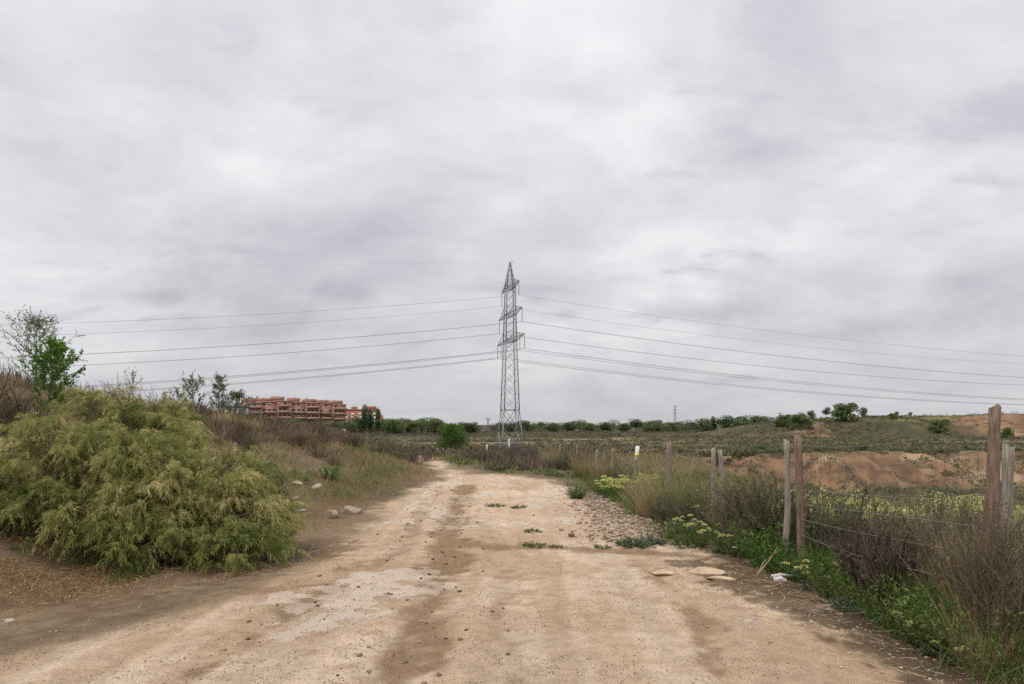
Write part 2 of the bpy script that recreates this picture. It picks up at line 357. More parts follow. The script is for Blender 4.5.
def ground_mat():
    m, nt, nd, ln = new_mat('earth')
    out = nd.new('ShaderNodeOutputMaterial'); bs = nd.new('ShaderNodeBsdfPrincipled')
    a = nd.new('ShaderNodeAttribute'); a.attribute_name = 'soil'
    p = nd.new('ShaderNodeAttribute'); p.attribute_name = 'pale'
    ge = nd.new('ShaderNodeNewGeometry')
    def noise(sc, det, rough=.6, dist=0):
        n = nd.new('ShaderNodeTexNoise'); n.inputs['Scale'].default_value = sc; n.inputs['Detail'].default_value = det; n.inputs['Roughness'].default_value = rough; n.inputs['Distortion'].default_value = dist
        ln.new(ge.outputs['Position'], n.inputs['Vector']); return n
    def math(op, x, y=None, clamp=False):
        k = nd.new('ShaderNodeMath'); k.operation = op; k.use_clamp = clamp
        for i, v in enumerate((x, y)):
            if v is None: continue
            if isinstance(v, (int, float)): k.inputs[i].default_value = v
            else: ln.new(v, k.inputs[i])
        return k.outputs[0]
    def mrange(v, a0, a1, b0, b1):
        k = nd.new('ShaderNodeMapRange'); k.inputs[1].default_value = a0; k.inputs[2].default_value = a1; k.inputs[3].default_value = b0; k.inputs[4].default_value = b1
        ln.new(v, k.inputs[0]); return k.outputs[0]
    def mix(fac, c1, c2, mode='MIX'):
        k = nd.new('ShaderNodeMix'); k.data_type = 'RGBA'; k.blend_type = mode
        if isinstance(fac, (int, float)): k.inputs[0].default_value = fac
        else: ln.new(fac, k.inputs[0])
        for i, v in ((6, c1), (7, c2)):
            if isinstance(v, tuple): k.inputs[i].default_value = (*v, 1)
            else: ln.new(v, k.inputs[i])
        return k.outputs[2]
    big, med, fin, grit = noise(.8, 8, .62), noise(7, 8, .68, .4), noise(45, 6, .7), noise(170, 3, .7)
    v = math('ADD', mrange(med.outputs['Fac'], .28, .72, .74, 1.20), mrange(fin.outputs['Fac'], .28, .72, -.22, .22))
    v = math('ADD', v, mrange(grit.outputs['Fac'], .28, .72, -.2, .2))
    col = nd.new('ShaderNodeVectorMath'); col.operation = 'SCALE'; ln.new(a.outputs['Color'], col.inputs[0]); ln.new(v, col.inputs['Scale'])
    # gravel: small pale and dark stones pressed into the earth
    vo = nd.new('ShaderNodeTexVoronoi'); vo.inputs['Scale'].default_value = 34; ln.new(ge.outputs['Position'], vo.inputs['Vector'])
    sp = mrange(vo.outputs['Distance'], .10, .22, 1, 0)
    sel = nd.new('ShaderNodeSeparateColor'); ln.new(vo.outputs['Color'], sel.inputs[0])
    spm = math('MULTIPLY', sp, math('GREATER_THAN', math('ADD', sel.outputs[0], math('MULTIPLY', med.outputs['Fac'], .3)), .95))
    c2 = mix(math('MULTIPLY', spm, .4), col.outputs[0], (.20, .135, .09))
    spl = math('MULTIPLY', sp, math('LESS_THAN', math('ADD', sel.outputs[1], math('MULTIPLY', big.outputs['Fac'], .3)), .24))
    c2 = mix(math('MULTIPLY', spl, .5), c2, (.60, .52, .43))
    # cracked crust edges on the pale plates
    pe = math('ADD', p.outputs['Fac'], mrange(med.outputs['Fac'], .3, .7, -.45, .45))
    pf = mrange(pe, .42, .56, 0, 1)
    c3 = mix(math('MULTIPLY', pf, .38), c2, (.55, .465, .38))
    ed = math('MULTIPLY', mrange(math('ABSOLUTE', math('SUBTRACT', pe, .44)), 0, .05, 1, 0), .45)
    c3 = mix(ed, c3, (.20, .125, .075))
    ln.new(c3, bs.inputs['Base Color'])
    bs.inputs['Roughness'].default_value = .92; bs.inputs['Specular IOR Level'].default_value = .2
    hgt = math('ADD', math('MULTIPLY', med.outputs['Fac'], 1.0), math('MULTIPLY', fin.outputs['Fac'], .6))
    hgt = math('ADD', hgt, math('MULTIPLY', grit.outputs['Fac'], .25))
    hgt = math('ADD', hgt, math('MULTIPLY', math('MAXIMUM', spm, spl), .25))
    hgt = math('ADD', hgt, math('MULTIPLY', pf, .22))
    b = nd.new('ShaderNodeBump'); b.inputs['Strength'].default_value = 1.0; b.inputs['Distance'].default_value = .03
    ln.new(hgt, b.inputs['Height']); ln.new(b.outputs[0], bs.inputs['Normal']); ln.new(bs.outputs[0], out.inputs[0])
    return m
def build_ground():
    right = grow_axis(0, 5, .055, 0); ext = grow_axis(5, 2200, .07, .016)
    xs = np.concatenate([-ext[::-1], -right[::-1][1:-1], right[:-1], ext]); xs = np.unique(np.round(xs, 5))
    ys = np.concatenate([np.arange(-12, 3, .35), grow_axis(3, 10, .055, 0)[:-1], grow_axis(10, 3500, .06, .0085)])
    ys = np.unique(np.round(ys, 5))
    X, Y = np.meshgrid(xs, ys); Z = terrain(X, Y)
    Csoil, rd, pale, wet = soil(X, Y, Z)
    m = ground_mat()
    nx, ny = len(xs), len(ys)
    idx = np.arange(nx * ny).reshape(ny, nx)
    Q = np.stack([idx[:-1, :-1], idx[:-1, 1:], idx[1:, 1:], idx[1:, :-1]], -1).reshape(-1, 4)
    onr = (rd[:-1, :-1] > .35).reshape(-1)
    V = np.stack([X, Y, Z], -1).reshape(-1, 3).astype(np.float32)
    CC = np.concatenate([Csoil, np.ones(Csoil.shape[:2] + (1,))], -1).reshape(-1, 4).astype(np.float32)
    for name, sel in (('ground', ~onr), ('dirt_road', onr)):
        q = Q[sel]; u, inv = np.unique(q, return_inverse=True); q = inv.reshape(-1, 4).astype(np.int32)
        me = bpy.data.meshes.new(name); me.vertices.add(len(u)); me.vertices.foreach_set('co', V[u].ravel())
        me.loops.add(q.size); me.loops.foreach_set('vertex_index', q.ravel())
        me.polygons.add(len(q)); me.polygons.foreach_set('loop_start', np.arange(0, q.size, 4, dtype=np.int32)); me.polygons.foreach_set('use_smooth', np.ones(len(q), bool))
        at_ = me.attributes.new('soil', 'FLOAT_COLOR', 'POINT'); at_.data.foreach_set('color', CC[u].ravel())
        for k, arr in (('pale', pale), ('wet', wet)):
            b = me.attributes.new(k, 'FLOAT', 'POINT'); b.data.foreach_set('value', arr.reshape(-1)[u].astype(np.float32))
        me.update(calc_edges=True); me.materials.append(m)
        o = bpy.data.objects.new(name, me); COL.objects.link(o); setting(o)
build_ground()

# ------------------------------------------------------------------ vegetation makers (all in local space, base at the origin)
def make_tamarisk(seed, rx, ry, h, nplume, label):
    R = np.random.default_rng(seed); t = thing('tamarisk_shrub', label, 'shrub')
    # lobed crown: plumes end on the lumpy surface of several mounds
    nl = 17; lobes = []
    for k in range(nl):
        a = R.uniform(0, 6.28); r = R.uniform(.1, .8) ** .7; q = R.uniform(.28, .52)
        lobes.append((math.cos(a) * r * rx * .75, math.sin(a) * r * ry * .75, h * R.uniform(.22, .80) * (1 - .25 * r), q * rx * .75, q * ry * .75, q * h * .62))
    for k in range(7):
        a = R.uniform(3.3, 6.1); lobes.append((math.cos(a) * rx * .72, math.sin(a) * ry * .72, h * R.uniform(.12, .26), .3 * rx, .3 * ry, .22 * h))
    lobes = np.array(lobes); nl = len(lobes)
    i = R.integers(0, nl, nplume * 3); d = rdir(R, len(i)); d[:, 2] = np.where(d[:, 2] < -.5, -d[:, 2], d[:, 2]); d = nrm(d)
    P = lobes[i, :3] + d * lobes[i, 3:] * R.uniform(.55, 1.02, (len(i), 1))
    keep = np.ones(len(P), bool)
    for L in lobes:
        q = (((P - L[:3]) / L[3:]) ** 2).sum(1); keep &= ~(q < .28)
    keep &= P[:, 2] > .05; P = P[keep][:nplume]; d = d[keep][:nplume]; n = len(P)
    # woody stems from the base towards the crown
    g = Geo(); ns = 46; sel = R.integers(0, n, ns); base = np.stack([R.normal(0, rx * .25, ns), R.normal(0, ry * .25, ns), np.full(ns, -.06)], 1)
    D = P[sel] * .95 - base; L = np.linalg.norm(D, axis=1); PL = branch(R, base, nrm(D) + np.array([0, 0, .25]), L * .9, 6, .15, -.18)
    tubes(g, PL, np.linspace(.017, .005, 6)[None] * R.uniform(.6, 1.4, (ns, 1)), R.uniform(0, 1, ns))
    p2, d2, _, _ = pick(R, PL, 7, .25, 1); d2 = nrm(d2 + rdir(R, len(d2)) * .8); PL2 = branch(R, p2, d2, R.uniform(.2, .55, len(p2)), 4, .3, -.05)
    tubes(g, PL2, np.linspace(.0045, .0018, 4)[None] * np.ones((len(p2), 1)), R.uniform(0, 1, len(p2)), 3)
    g.build('stems', M['tamwood'], t)
    # arching sprays, each carrying drooping plumes set all round with fine branchlets
    ns = n // 12; P = P[:ns]; d = d[:ns]
    D = nrm(np.stack([P[:, 0] / rx, P[:, 1] / ry, np.zeros(ns)], 1) * .7 + d * .5 + np.array([0, 0, .75]) + rdir(R, ns) * .45)
    L = R.uniform(.3, .8, ns) * np.where(R.uniform(0, 1, ns) < .15, 1.45, 1.0); A0 = branch(R, P - D * L[:, None] * .62, D, L, 6, .22, -.42)
    g2 = Geo(); tubes(g2, A0, np.linspace(.006, .0022, 6)[None] * np.ones((ns, 1)), R.uniform(0, .8, ns), 3)
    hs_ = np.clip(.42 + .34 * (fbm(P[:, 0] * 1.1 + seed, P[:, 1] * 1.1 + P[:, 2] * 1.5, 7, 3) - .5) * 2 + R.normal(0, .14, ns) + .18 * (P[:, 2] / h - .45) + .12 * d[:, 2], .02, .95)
    p0, d0, i0, t0 = pick(R, A0, 9, .30, 1.0); n = len(p0)
    dn = 60; k_ = R.integers(0, ns, dn); A2 = branch(R, P[k_] * .8, nrm(P[k_] * np.array([1, 1, .2]) + np.array([0, 0, .5]) + rdir(R, dn) * .5), R.uniform(.3, .6, dn), 5, .4, .0); g3 = g2; tubes(g3, A2, np.linspace(.005, .0018, 5)[None] * np.ones((dn, 1)), R.uniform(.5, 1, dn), 3)
    p, dd, _, _ = pick(R, A2, 6, .3, 1); blades(g3, R, p, dd + rdir(R, len(p)) * .8, R.uniform(.06, .16, len(p)), .004, 0, R.uniform(.5, 1, len(p)), 2, .4, .2); g3.build('twigs', M['tamwood'], t)
    g = Geo(); D = nrm(d0 * .9 + perp(R, d0) * .75 + np.array([0, 0, .1])); Lp = R.uniform(.12, .34, n) * (1.2 - .45 * t0)
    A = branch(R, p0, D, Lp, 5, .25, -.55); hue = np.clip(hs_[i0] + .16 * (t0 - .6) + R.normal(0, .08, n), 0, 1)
    per = 30; p, dd, i, tt = pick(R, A, per, .0, 1.0)
    sd = nrm(dd * .85 + perp(R, dd) * .8 + np.array([0, 0, -.15]))
    ln_ = R.uniform(.03, .08, len(p)) * (1.2 - .6 * tt)
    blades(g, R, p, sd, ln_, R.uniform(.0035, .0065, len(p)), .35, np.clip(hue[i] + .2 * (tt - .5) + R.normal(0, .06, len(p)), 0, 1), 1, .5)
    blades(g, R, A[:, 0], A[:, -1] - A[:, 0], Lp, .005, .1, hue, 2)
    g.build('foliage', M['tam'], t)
    return t
def make_tussock(seed, r, h, n, mat, label, spread=.35, w=.006, name='grass_tussock', heads=0, cat='grass tussock', wisps=0):
    R = np.random.default_rng(seed); t = thing(name, label, cat); g = Geo()
    a = R.uniform(0, 6.28, n); q = np.sqrt(R.uniform(0, 1, n)) * r; P = np.stack([np.cos(a) * q, np.sin(a) * q, np.full(n, -.05)], 1)
    D = np.stack([np.cos(a) * q / r, np.sin(a) * q / r, np.zeros(n)], 1) * spread + np.array([0, 0, 1]) + R.normal(0, .16, (n, 3))
    L = h * R.uniform(.35, 1.0, n) ** .8
    blades(g, R, P, D, L, w * R.uniform(.6, 1.3, n), R.uniform(0, .35, n), np.clip(R.normal(.5, .25, n), 0, 1), 4, .2, .25)
    g.build('stalks', M[mat], t)
    if heads:
        g = Geo(); n = heads; a = R.uniform(0, 6.28, n); q = np.sqrt(R.uniform(0, 1, n)) * r
        P = np.stack([np.cos(a) * q, np.sin(a) * q, np.zeros(n)], 1); D = nrm(np.stack([np.cos(a) * q / r * spread, np.sin(a) * q / r * spread, np.ones(n)], 1) + R.normal(0, .14, (n, 3)))
        PL = branch(R, P, D, h * R.uniform(.75, 1.12, n), 5, .12, -.05); tubes(g, PL, np.linspace(.0024, .0012, 5)[None] * np.ones((n, 1)), R.uniform(0, 1, n), 3)
        p, dd, i, tt = pick(R, PL, 26, .72, 1.0); blades(g, R, p, dd + rdir(R, len(p)) * .7, R.uniform(.02, .06, len(p)), .004, .3, R.uniform(.3, 1, len(p)), 1, .4)
        g.build('seed_heads', M['straw'], t)
    return t
def make_twiggy(seed, r, h, mat, label, leafm=None, nleaf=0, leafl=.03, name='twiggy_shrub', ns=26, lean=.55, sub=(6, 5), cat='shrub', thick=1.0, lw=.45):
    R = np.random.default_rng(seed); t = thing(name, label, cat); g = Geo()
    P = np.stack([R.normal(0, r * .18, ns), R.normal(0, r * .18, ns), np.full(ns, -.05)], 1)
    a = R.uniform(0, 6.28, ns); s = R.uniform(0, 1, ns) ** .8 * r / h / .9; D = nrm(np.stack([np.cos(a) * s, np.sin(a) * s, np.full(ns, 1.0)], 1))
    P0 = branch(R, P, D, h * R.uniform(.5, .95, ns), 5, .22, .02)
    tubes(g, P0, np.linspace(.010, .004, 5)[None] * thick * R.uniform(.6, 1.2, (ns, 1)), R.uniform(0, .7, ns))
    p, d, _, _ = pick(R, P0, sub[0], .2, 1); d = nrm(d + rdir(R, len(d)) * lean); P1 = branch(R, p, d, h * R.uniform(.18, .42, len(p)), 4, .25, .08)
    tubes(g, P1, np.linspace(.0045, .002, 4)[None] * thick * np.ones((len(p), 1)), R.uniform(.1, .9, len(p)), 3)
    p, d, _, _ = pick(R, P1, sub[1], .2, 1); d = nrm(d + rdir(R, len(d)) * lean); L = h * R.uniform(.08, .2, len(p))
    blades(g, R, p, d, L, .0045 * thick, -.05, R.uniform(.2, 1, len(p)), 2, .4, .15)
    g.build('twigs', M[mat], t)
    if leafm:
        g = Geo(); k = max(1, nleaf // len(p)); i = np.repeat(np.arange(len(p)), k); u = R.uniform(.1, 1, len(i))[:, None]
        q = p[i] + d[i] * (L[i])[:, None] * u
        leaves(g, R, q, nrm(d[i] + rdir(R, len(i)) * .9), leafl * R.uniform(.6, 1.3, len(i)), leafl * lw * R.uniform(.6, 1.3, len(i)), np.clip(R.normal(.45, .22, len(i)) + .2 * (q[:, 2] / h - .5), 0, 1))
        g.build('leaves', M[leafm], t)
    return t
def make_sapling(seed, h, w, label, leafm, nl=14, leafl=.05, name='young_tree', conic=False, nleaf=9, steep=.9, thin=1.0, droop=0.0):
    R = np.random.default_rng(seed); t = thing(name, label, 'tree'); g = Geo()
    K = 7; tr = np.stack([np.cumsum(R.normal(0, .02 * h / K, K)), np.cumsum(R.normal(0, .02 * h / K, K)), np.linspace(-.15, h * .97, K)], 1)[None]
    tubes(g, tr, np.linspace(.012 * h + .008, .004, K)[None], .4, 6); g.build('trunk', M['bark'], t)
    g = Geo(); u = np.sort(R.uniform(.12, .97, nl)); z = u * h; a = np.arange(nl) * 2.4 + R.normal(0, .4, nl)
    prof = (1 - u) ** .8 if conic else np.sin(np.clip(u * 1.15, 0, 1) * np.pi) ** .6 * .9 + .15
    L = w * np.maximum(prof, .14) * R.uniform(.7, 1.15, nl); D = nrm(np.stack([np.cos(a), np.sin(a), np.full(nl, steep) * R.uniform(.6, 1.4, nl)], 1))
    P = np.stack([np.interp(z, tr[0, :, 2], tr[0, :, 0]), np.interp(z, tr[0, :, 2], tr[0, :, 1]), z], 1)
    P0 = branch(R, P, D, L, 5, .2, .15 - droop); tubes(g, P0, np.linspace(.006, .003, 5)[None] * (.6 + .3 * h) * thin * np.ones((nl, 1)), .4)
    p, d, _, _ = pick(R, P0, 8, .2, 1); d = nrm(d + rdir(R, len(d)) * .75); P1 = branch(R, p, d, w * R.uniform(.12, .34, len(p)), 3, .25, .05)
    tubes(g, P1, np.linspace(.003, .0015, 3)[None] * (.6 + .3 * h) * thin * np.ones((len(p), 1)), .6, 3)
    g.build('branches', M['bark'], t)
    g = Geo(); P1b = np.concatenate([P1[:, :3], P0[:, [1, 3, 4]]]); p, d, _, _ = pick(R, P1b, nleaf, .1, 1.05)
    leaves(g, R, p, nrm(d + rdir(R, len(p)) * .9), leafl * R.uniform(.6, 1.3, len(p)), leafl * .55 * R.uniform(.7, 1.3, len(p)), np.clip(R.normal(.45, .22, len(p)) + .15 * (p[:, 2] / h - .5), 0, 1), .1)
    g.build('crown', M[leafm], t)
    return t
def make_tree(seed, h, w, mat, label='', name='broadleaf_tree', n=2600, leaf=.45, trunkh=.22, lob=13, tall=1.0, gap=.5, cat='tree', ls=1.0):
    R = np.random.default_rng(seed); t = thing(name, label, cat); g = Geo()
    nl = lob; a = R.uniform(0, 6.28, nl); r = np.sqrt(R.uniform(0, 1, nl)) * .68; zz = R.uniform(trunkh + .12, .88, nl)
    wid = np.sqrt(np.clip(1 - (np.maximum(zz - .4, 0) / .62) ** 2, .1, 1)); C = np.stack([np.cos(a) * r * w * .5 * wid, np.sin(a) * r * w * .5 * wid, zz * h], 1)
    S = np.stack([w * R.uniform(.17, .3, nl), w * R.uniform(.17, .3, nl), h * R.uniform(.13, .22, nl) * tall], 1) * ls * R.uniform(.75, 1.25, (nl, 1))
    # trunk and limbs
    K = 4; top = np.array([0, 0, h * .6]); tr = np.stack([np.zeros(K), np.zeros(K), np.linspace(-.3, h * .6, K)], 1)[None]
    tubes(g, tr, np.linspace(.028 * h, .008 * h, K)[None], .4, 6)
    st = np.stack([np.zeros(nl), np.zeros(nl), np.minimum(zz * .6, .55) * h], 1); PL = branch(R, st, C - st, np.ones(nl), 4, .12, 0)
    tubes(g, PL, np.linspace(.011 * h, .003 * h, 4)[None] * np.ones((nl, 1)), .5, 4); g.build('trunk', M['bark'], t)
    g = Geo(); i = R.integers(0, nl, n); d = rdir(R, n); rr = R.uniform(.35, 1.08, n) ** gap
    P = C[i] + d * S[i] * rr[:, None]
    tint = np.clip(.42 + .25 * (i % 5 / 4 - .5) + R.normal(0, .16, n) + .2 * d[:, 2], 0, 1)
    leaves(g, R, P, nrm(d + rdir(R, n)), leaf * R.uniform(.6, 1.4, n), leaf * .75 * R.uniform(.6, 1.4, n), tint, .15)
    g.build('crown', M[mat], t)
    return t
def make_plant(seed, r, h, label, leafm, nst=16, leafl=.05, lw=.3, per=14, flower=None, nfl=0, name='leafy_weed', cat='weed', spread=1.0, fs=.012, per_head=60, head=.035):
    R = np.random.default_rng(seed); t = thing(name, label, cat); g = Geo()
    a = R.uniform(0, 6.28, nst); s = np.sqrt(R.uniform(0, 1, nst)); P = np.stack([np.cos(a) * s * r * .4, np.sin(a) * s * r * .4, np.full(nst, -.02)], 1)
    D = nrm(np.stack([np.cos(a) * s * r / h * .8, np.sin(a) * s * r / h * .8, np.ones(nst)], 1) + R.normal(0, .12, (nst, 3)))
    P0 = branch(R, P, D, h * R.uniform(.6, 1.0, nst) * (1 + .2 * s), 5, .15, -.05)
    tubes(g, P0, np.linspace(.0035, .0018, 5)[None] * np.ones((nst, 1)), .5, 3)
    p, d, _, tt = pick(R, P0, per, .05, 1); leaves(g, R, p, nrm(d * .5 + perp(R, d) * spread + np.array([0, 0, .1])), leafl * R.uniform(.6, 1.3, len(p)) * (1.15 - .5 * tt), leafl * lw * R.uniform(.7, 1.3, len(p)), np.clip(R.normal(.45, .2, len(p)) + .25 * (tt - .5), 0, 1), .12)
    g.build('leaves', M[leafm], t)
    if flower:
        k = R.permutation(nst)[:nfl]
        for q in k:
            g = Geo(); c = P0[q, -1]; n = per_head; dd = rdir(R, n); dd[:, 2] = np.abs(dd[:, 2]); pp = c + dd * np.array([head, head, head * .55]) * R.uniform(.5, 1, (n, 1))
            leaves(g, R, pp, nrm(dd + rdir(R, n) * .6), fs * R.uniform(.7, 1.4, n), fs * R.uniform(.7, 1.3, n), np.clip(R.normal(.5, .25, n), 0, 1)); g.build('flower_head', M[flower], t)
    return t

# ------------------------------------------------------------------ ground cover (uncountable)
def scatter(R, n, x0, x1, y0, y1, dens):
    x = R.uniform(x0, x1, n); y = R.uniform(y0, y1, n); k = R.uniform(0, 1, n) < dens(x, y); return x[k], y[k]
def grass_field(name, label, R, x, y, h, mat, w=.005, lean=.35, seg=2, tint=.5, kind='stuff', droop=.25):
    z = terrain(x, y); g = Geo(); n = len(x); dist = np.hypot(x, y)
    D = np.array([0, 0, 1.]) + R.normal(0, lean, (n, 3)) * np.array([1, 1, .2])
    blades(g, R, np.stack([x, y, z - .01], 1), D, h * R.uniform(.4, 1.15, n), np.maximum(w, .00055 * dist) * R.uniform(.7, 1.3, n), droop, np.clip(tint + R.normal(0, .22, n), 0, 1), seg, .15, .2)
    return setting(g.build(name, M[mat], None), kind, label)
def clump_field(name, label, R, x, y, s, mat, per, mode='twig', tint=None):
    """uncountable low bushes: each spot gets a loose dome of small faces or stalks"""
    z = terrain(x, y); n = len(x); i = np.repeat(np.arange(n), per); d = rdir(R, len(i)); d[:, 2] = np.abs(d[:, 2]); s = np.broadcast_to(s, n)
    g = Geo(); T = np.clip((R.uniform(.2, .8, n) if tint is None else tint)[i] + R.normal(0, .14, len(i)), 0, 1)
    c = np.stack([x, y, z], 1)[i]
    if mode == 'twig':
        P = c + d * np.array([1, 1, .3]) * s[i, None] * R.uniform(0, .5, (len(i), 1)); D = d * .8 + np.array([0, 0, .8]) + R.normal(0, .2, d.shape)
        blades(g, R, P, D, s[i] * R.uniform(.4, 1.0, len(i)), np.maximum(.006, .0009 * y[i]) * R.uniform(.6, 1.4, len(i)), .05, T, 1, .4)
    else:
        P = c + d * np.array([1, 1, .8]) * s[i, None] * (R.uniform(.2, 1, (len(i), 1)) ** .5); L = s[i] * R.uniform(.18, .45, len(i)) * np.where(y[i] > 70, 1.9, 1.0)
        leaves(g, R, P, nrm(d + rdir(R, len(i)) * .8), L, L * .6, np.clip(T + .2 * d[:, 2] - .1, 0, 1), .15)
    return setting(g.build(name, M[mat], None), 'stuff', label)
R = np.random.default_rng(4)
def not_road(x, y, pad=.25): return ((x < road_l(y) - pad) | (x > road_r(y) + pad) | (y > 48)).astype(float)
# dry grass and litter of the left verge and bank
x, y = scatter(R, 210000, -17, -2.4, 5.0, 46, lambda x, y: not_road(x, y, .1 + .9 * (y < 8)) * np.maximum(.10 + .90 * sm(9, 12, y), sm(-6.3, -7.6, x)) * (.25 + .75 * sm(.36, .56, fbm(x * .5, y * .5, 71, 4))) * (.2 + .8 * sm(46, 12, y)) * (.15 + .85 * sm(.2, 1.6, road_l(y) - x)))
grass_field('dry_grass', 'short straw coloured grass covering the left bank beside the track', R, x, y, .3, 'straw', .0065, .5, tint=.34)
x, y = scatter(R, 120000, -15, -2.4, 10.5, 44, lambda x, y: not_road(x, y, .4) * sm(.40, .58, fbm(x * .35, y * .35, 72, 4)) * (.2 + .8 * sm(44, 12, y)) * sm(.3, 1.5, road_l(y) - x))
grass_field('bank_grass', 'olive green grass growing in patches on the left bank', R, x, y, .3, 'grass', .0065, .45, tint=.62)
x, y = scatter(R, 34000, -7.5, -3.3, 5.0, 7.6, lambda x, y: sm(.35, .55, fbm(x * 1.3, y * 1.3, 73, 3)) * sm(-3.9, -5.2, x - (y - 6) * .5))
grass_field('dead_grass', 'flattened tan dead grass in front of the big feathery shrub', R, x, y, .17, 'deadgrass', .0055, .8, tint=.5, droop=.5)
# brown dead scrub along the crest and flank of the left bank
x, y = scatter(R, 4200, -16, -3, 9.5, 48, lambda x, y: sm(.30, .52, fbm(x * .28, y * .22, 74, 4)) * sm(road_l(y) - 2.2, road_l(y) - 4.6, x) * (.25 + .75 * sm(-6, -8.5, x)))
tan = fbm(x * .5, y * .5, 93, 3) + .02 * (12 - y) > .47
clump_field('brown_scrub', 'dead reddish brown scrub covering the crest and flank of the left bank', R, x[~tan], y[~tan], R.uniform(.28, .68, int((~tan).sum())), 'reddry', 85)
clump_field('tan_scrub', 'tan dry grass and weeds growing between the brown scrub of the left bank', R, x[tan], y[tan], R.uniform(.28, .62, int(tan.sum())), 'straw', 85)
# right verge
x, y = scatter(R, 80000, 2.0, 6.5, 4.0, 20, lambda x, y: sm(road_r(y) - .05, road_r(y) + .45, x + (fbm(x * 1.2, y * 1.2, 75, 3) - .5) * .8) * (1 - .6 * sm(5, 6.5, x)) * sm(.3, .5, fbm(x * .8, y * .8, 76, 3)))
grass_field('verge_grass', 'fresh green grass and weeds filling the right verge under the fence', R, x, y, .42, 'grass', .0055, .5, 3, .5)
x, y = scatter(R, 12000, 2.6, 9, 4.0, 22, lambda x, y: sm(road_r(y) + .2, road_r(y) + .7, x) * sm(.4, .6, fbm(x * .7 + 3, y * .7, 77, 3)))
grass_field('dry_stalks', 'thin dry stalks standing among the green of the right verge', R, x, y, .55, 'straw', .0038, .28, 3, .4)
x, y = scatter(R, 62000, -7, 26, 11, 40, lambda x, y: sm(road_r(y) + .3, road_r(y) + 1.0, x) * np.maximum(.3 + .7 * sm(3, 4, x), sm(19, 21, y)) * sm(.3, .5, fbm(x * .3, y * .3, 78, 3)))
grass_field('rough_grass', 'rough olive and tan grass on the ground behind the fence', R, x, y, .38, 'straw', .005, .35, 2, .35)
# yellow flower swath behind the fence
x, y = scatter(R, 4400, 3.3, 8.5, 8.4, 11.8, lambda x, y: sm(.36, .52, fbm(x * .6, y * .7, 79, 3)) * sm(3.4, 4.2, x) * (1 - sm(6.4, 7.6, x)))
zz = terrain(x, y); g = Geo(); n = len(x); hh = R.uniform(.24, .48, n); blades(g, R, np.stack([x, y, zz], 1), np.array([0, 0, 1.]) + R.normal(0, .12, (n, 3)), hh, .004, .02, np.full(n, .12), 2)
i = np.repeat(np.arange(n), 16); d = rdir(R, len(i)); d[:, 2] = np.abs(d[:, 2])
leaves(g, R, np.stack([x, y, zz + hh * .97], 1)[i] + d * np.array([.06, .06, .05]), d + rdir(R, len(i)) * .6, .025, .022, np.clip(R.normal(.5, .22, len(i)), 0, 1))
setting(g.build('flower_swath', M['yellow'], None), 'stuff', 'swath of pale yellow flowers growing behind the fence on the right')
# scrub of the pit floor, the fields and the hill
x, y = scatter(R, 2600, 5, 60, 18, 60, lambda x, y: pit_mask(x, y) ** 6 * .8)
clump_field('pit_scrub', 'grey green low scrub on the floor of the dug out hollow', R, x, y, R.uniform(.2, .5, len(x)), 'olive', 45, 'leaf')
x, y = scatter(R, 3400, 10, 70, 52, 76, lambda x, y: sm(.42, .66, fbm(x * .3, y * .3, 80, 3)))
clump_field('bank_scrub', 'small dark tufts clinging to the orange clay bank', R, x, y, R.uniform(.15, .6, len(x)), 'olive', 40, 'leaf')
yy = 36 * (420 / 36) ** R.uniform(0, 1, 46000); xx = R.uniform(-.8, .8, len(yy)) * yy
k = (R.uniform(0, 1, len(yy)) < .55 * sm(.42, .6, fbm(xx * .02, yy * .13, 81, 4))) & (pit_mask(xx, yy) < .02) & ~((xx > 10) & (yy > 50) & (yy < 74)) & ~((hill_h(xx) > .3) & (yy > 226)) & ~((np.abs(yy - 205 - .8 * (xx - 20)) < 12) & (xx > 12) & (xx < 44)) & (vnoise(xx * .01 + 3, yy * .06, 88) < .62)
x, y = xx[k], yy[k]
clump_field('field_scrub', 'low brown and olive scrub in strips across the far field', R, x, y, R.uniform(.2, .55, len(x)) * (1 + y / 400), 'reddry', 12, 'leaf')
k2 = (R.uniform(0, 1, len(yy)) < .75 * sm(.42, .58, fbm(xx * .03 + 5, yy * .10, 82, 4))) & (pit_mask(xx, yy) < .02) & ~((xx > 10) & (yy > 50) & (yy < 74))
x, y = xx[k2], yy[k2]
clump_field('field_weeds', 'olive green weeds growing in patches across the far field', R, x, y, R.uniform(.2, .5, len(x)) * (1 + y / 400), 'olive', 12, 'leaf')
x, y = scatter(R, 5200, 84, 290, 224, 305, lambda x, y: (hill_h(x) > .5) * sm(.4, .6, fbm(x * .06, y * .06, 83, 3)) * (1 - sm(166, 174, x)) )
clump_field('hill_grass', 'olive tufts covering the slope of the low hill', R, x, y, R.uniform(.4, .9, len(x)), 'olive', 14, 'leaf')
x, y = scatter(R, 1500, -13, 4, 22, 40, lambda x, y: sm(road_r(y) + .6, road_r(y) + 1.6, x) * sm(.35, .55, fbm(x * .4, y * .4, 84, 3)))
clump_field('roadside_scrub', 'grey brown scrub mass where the track bends away', R, x, y, R.uniform(.3, .6, len(x)), 'twig', 55)
x, y = scatter(R, 800, -8, 4, 20, 32, lambda x, y: sm(road_r(y) + .1, road_r(y) + .5, x) * (1 - sm(road_r(y) + .9, road_r(y) + 1.4, x)))
clump_field('roadside_weeds', 'green weeds along the right edge of the bending track', R, x, y, R.uniform(.12, .3, len(x)), 'grass', 40, 'leaf')
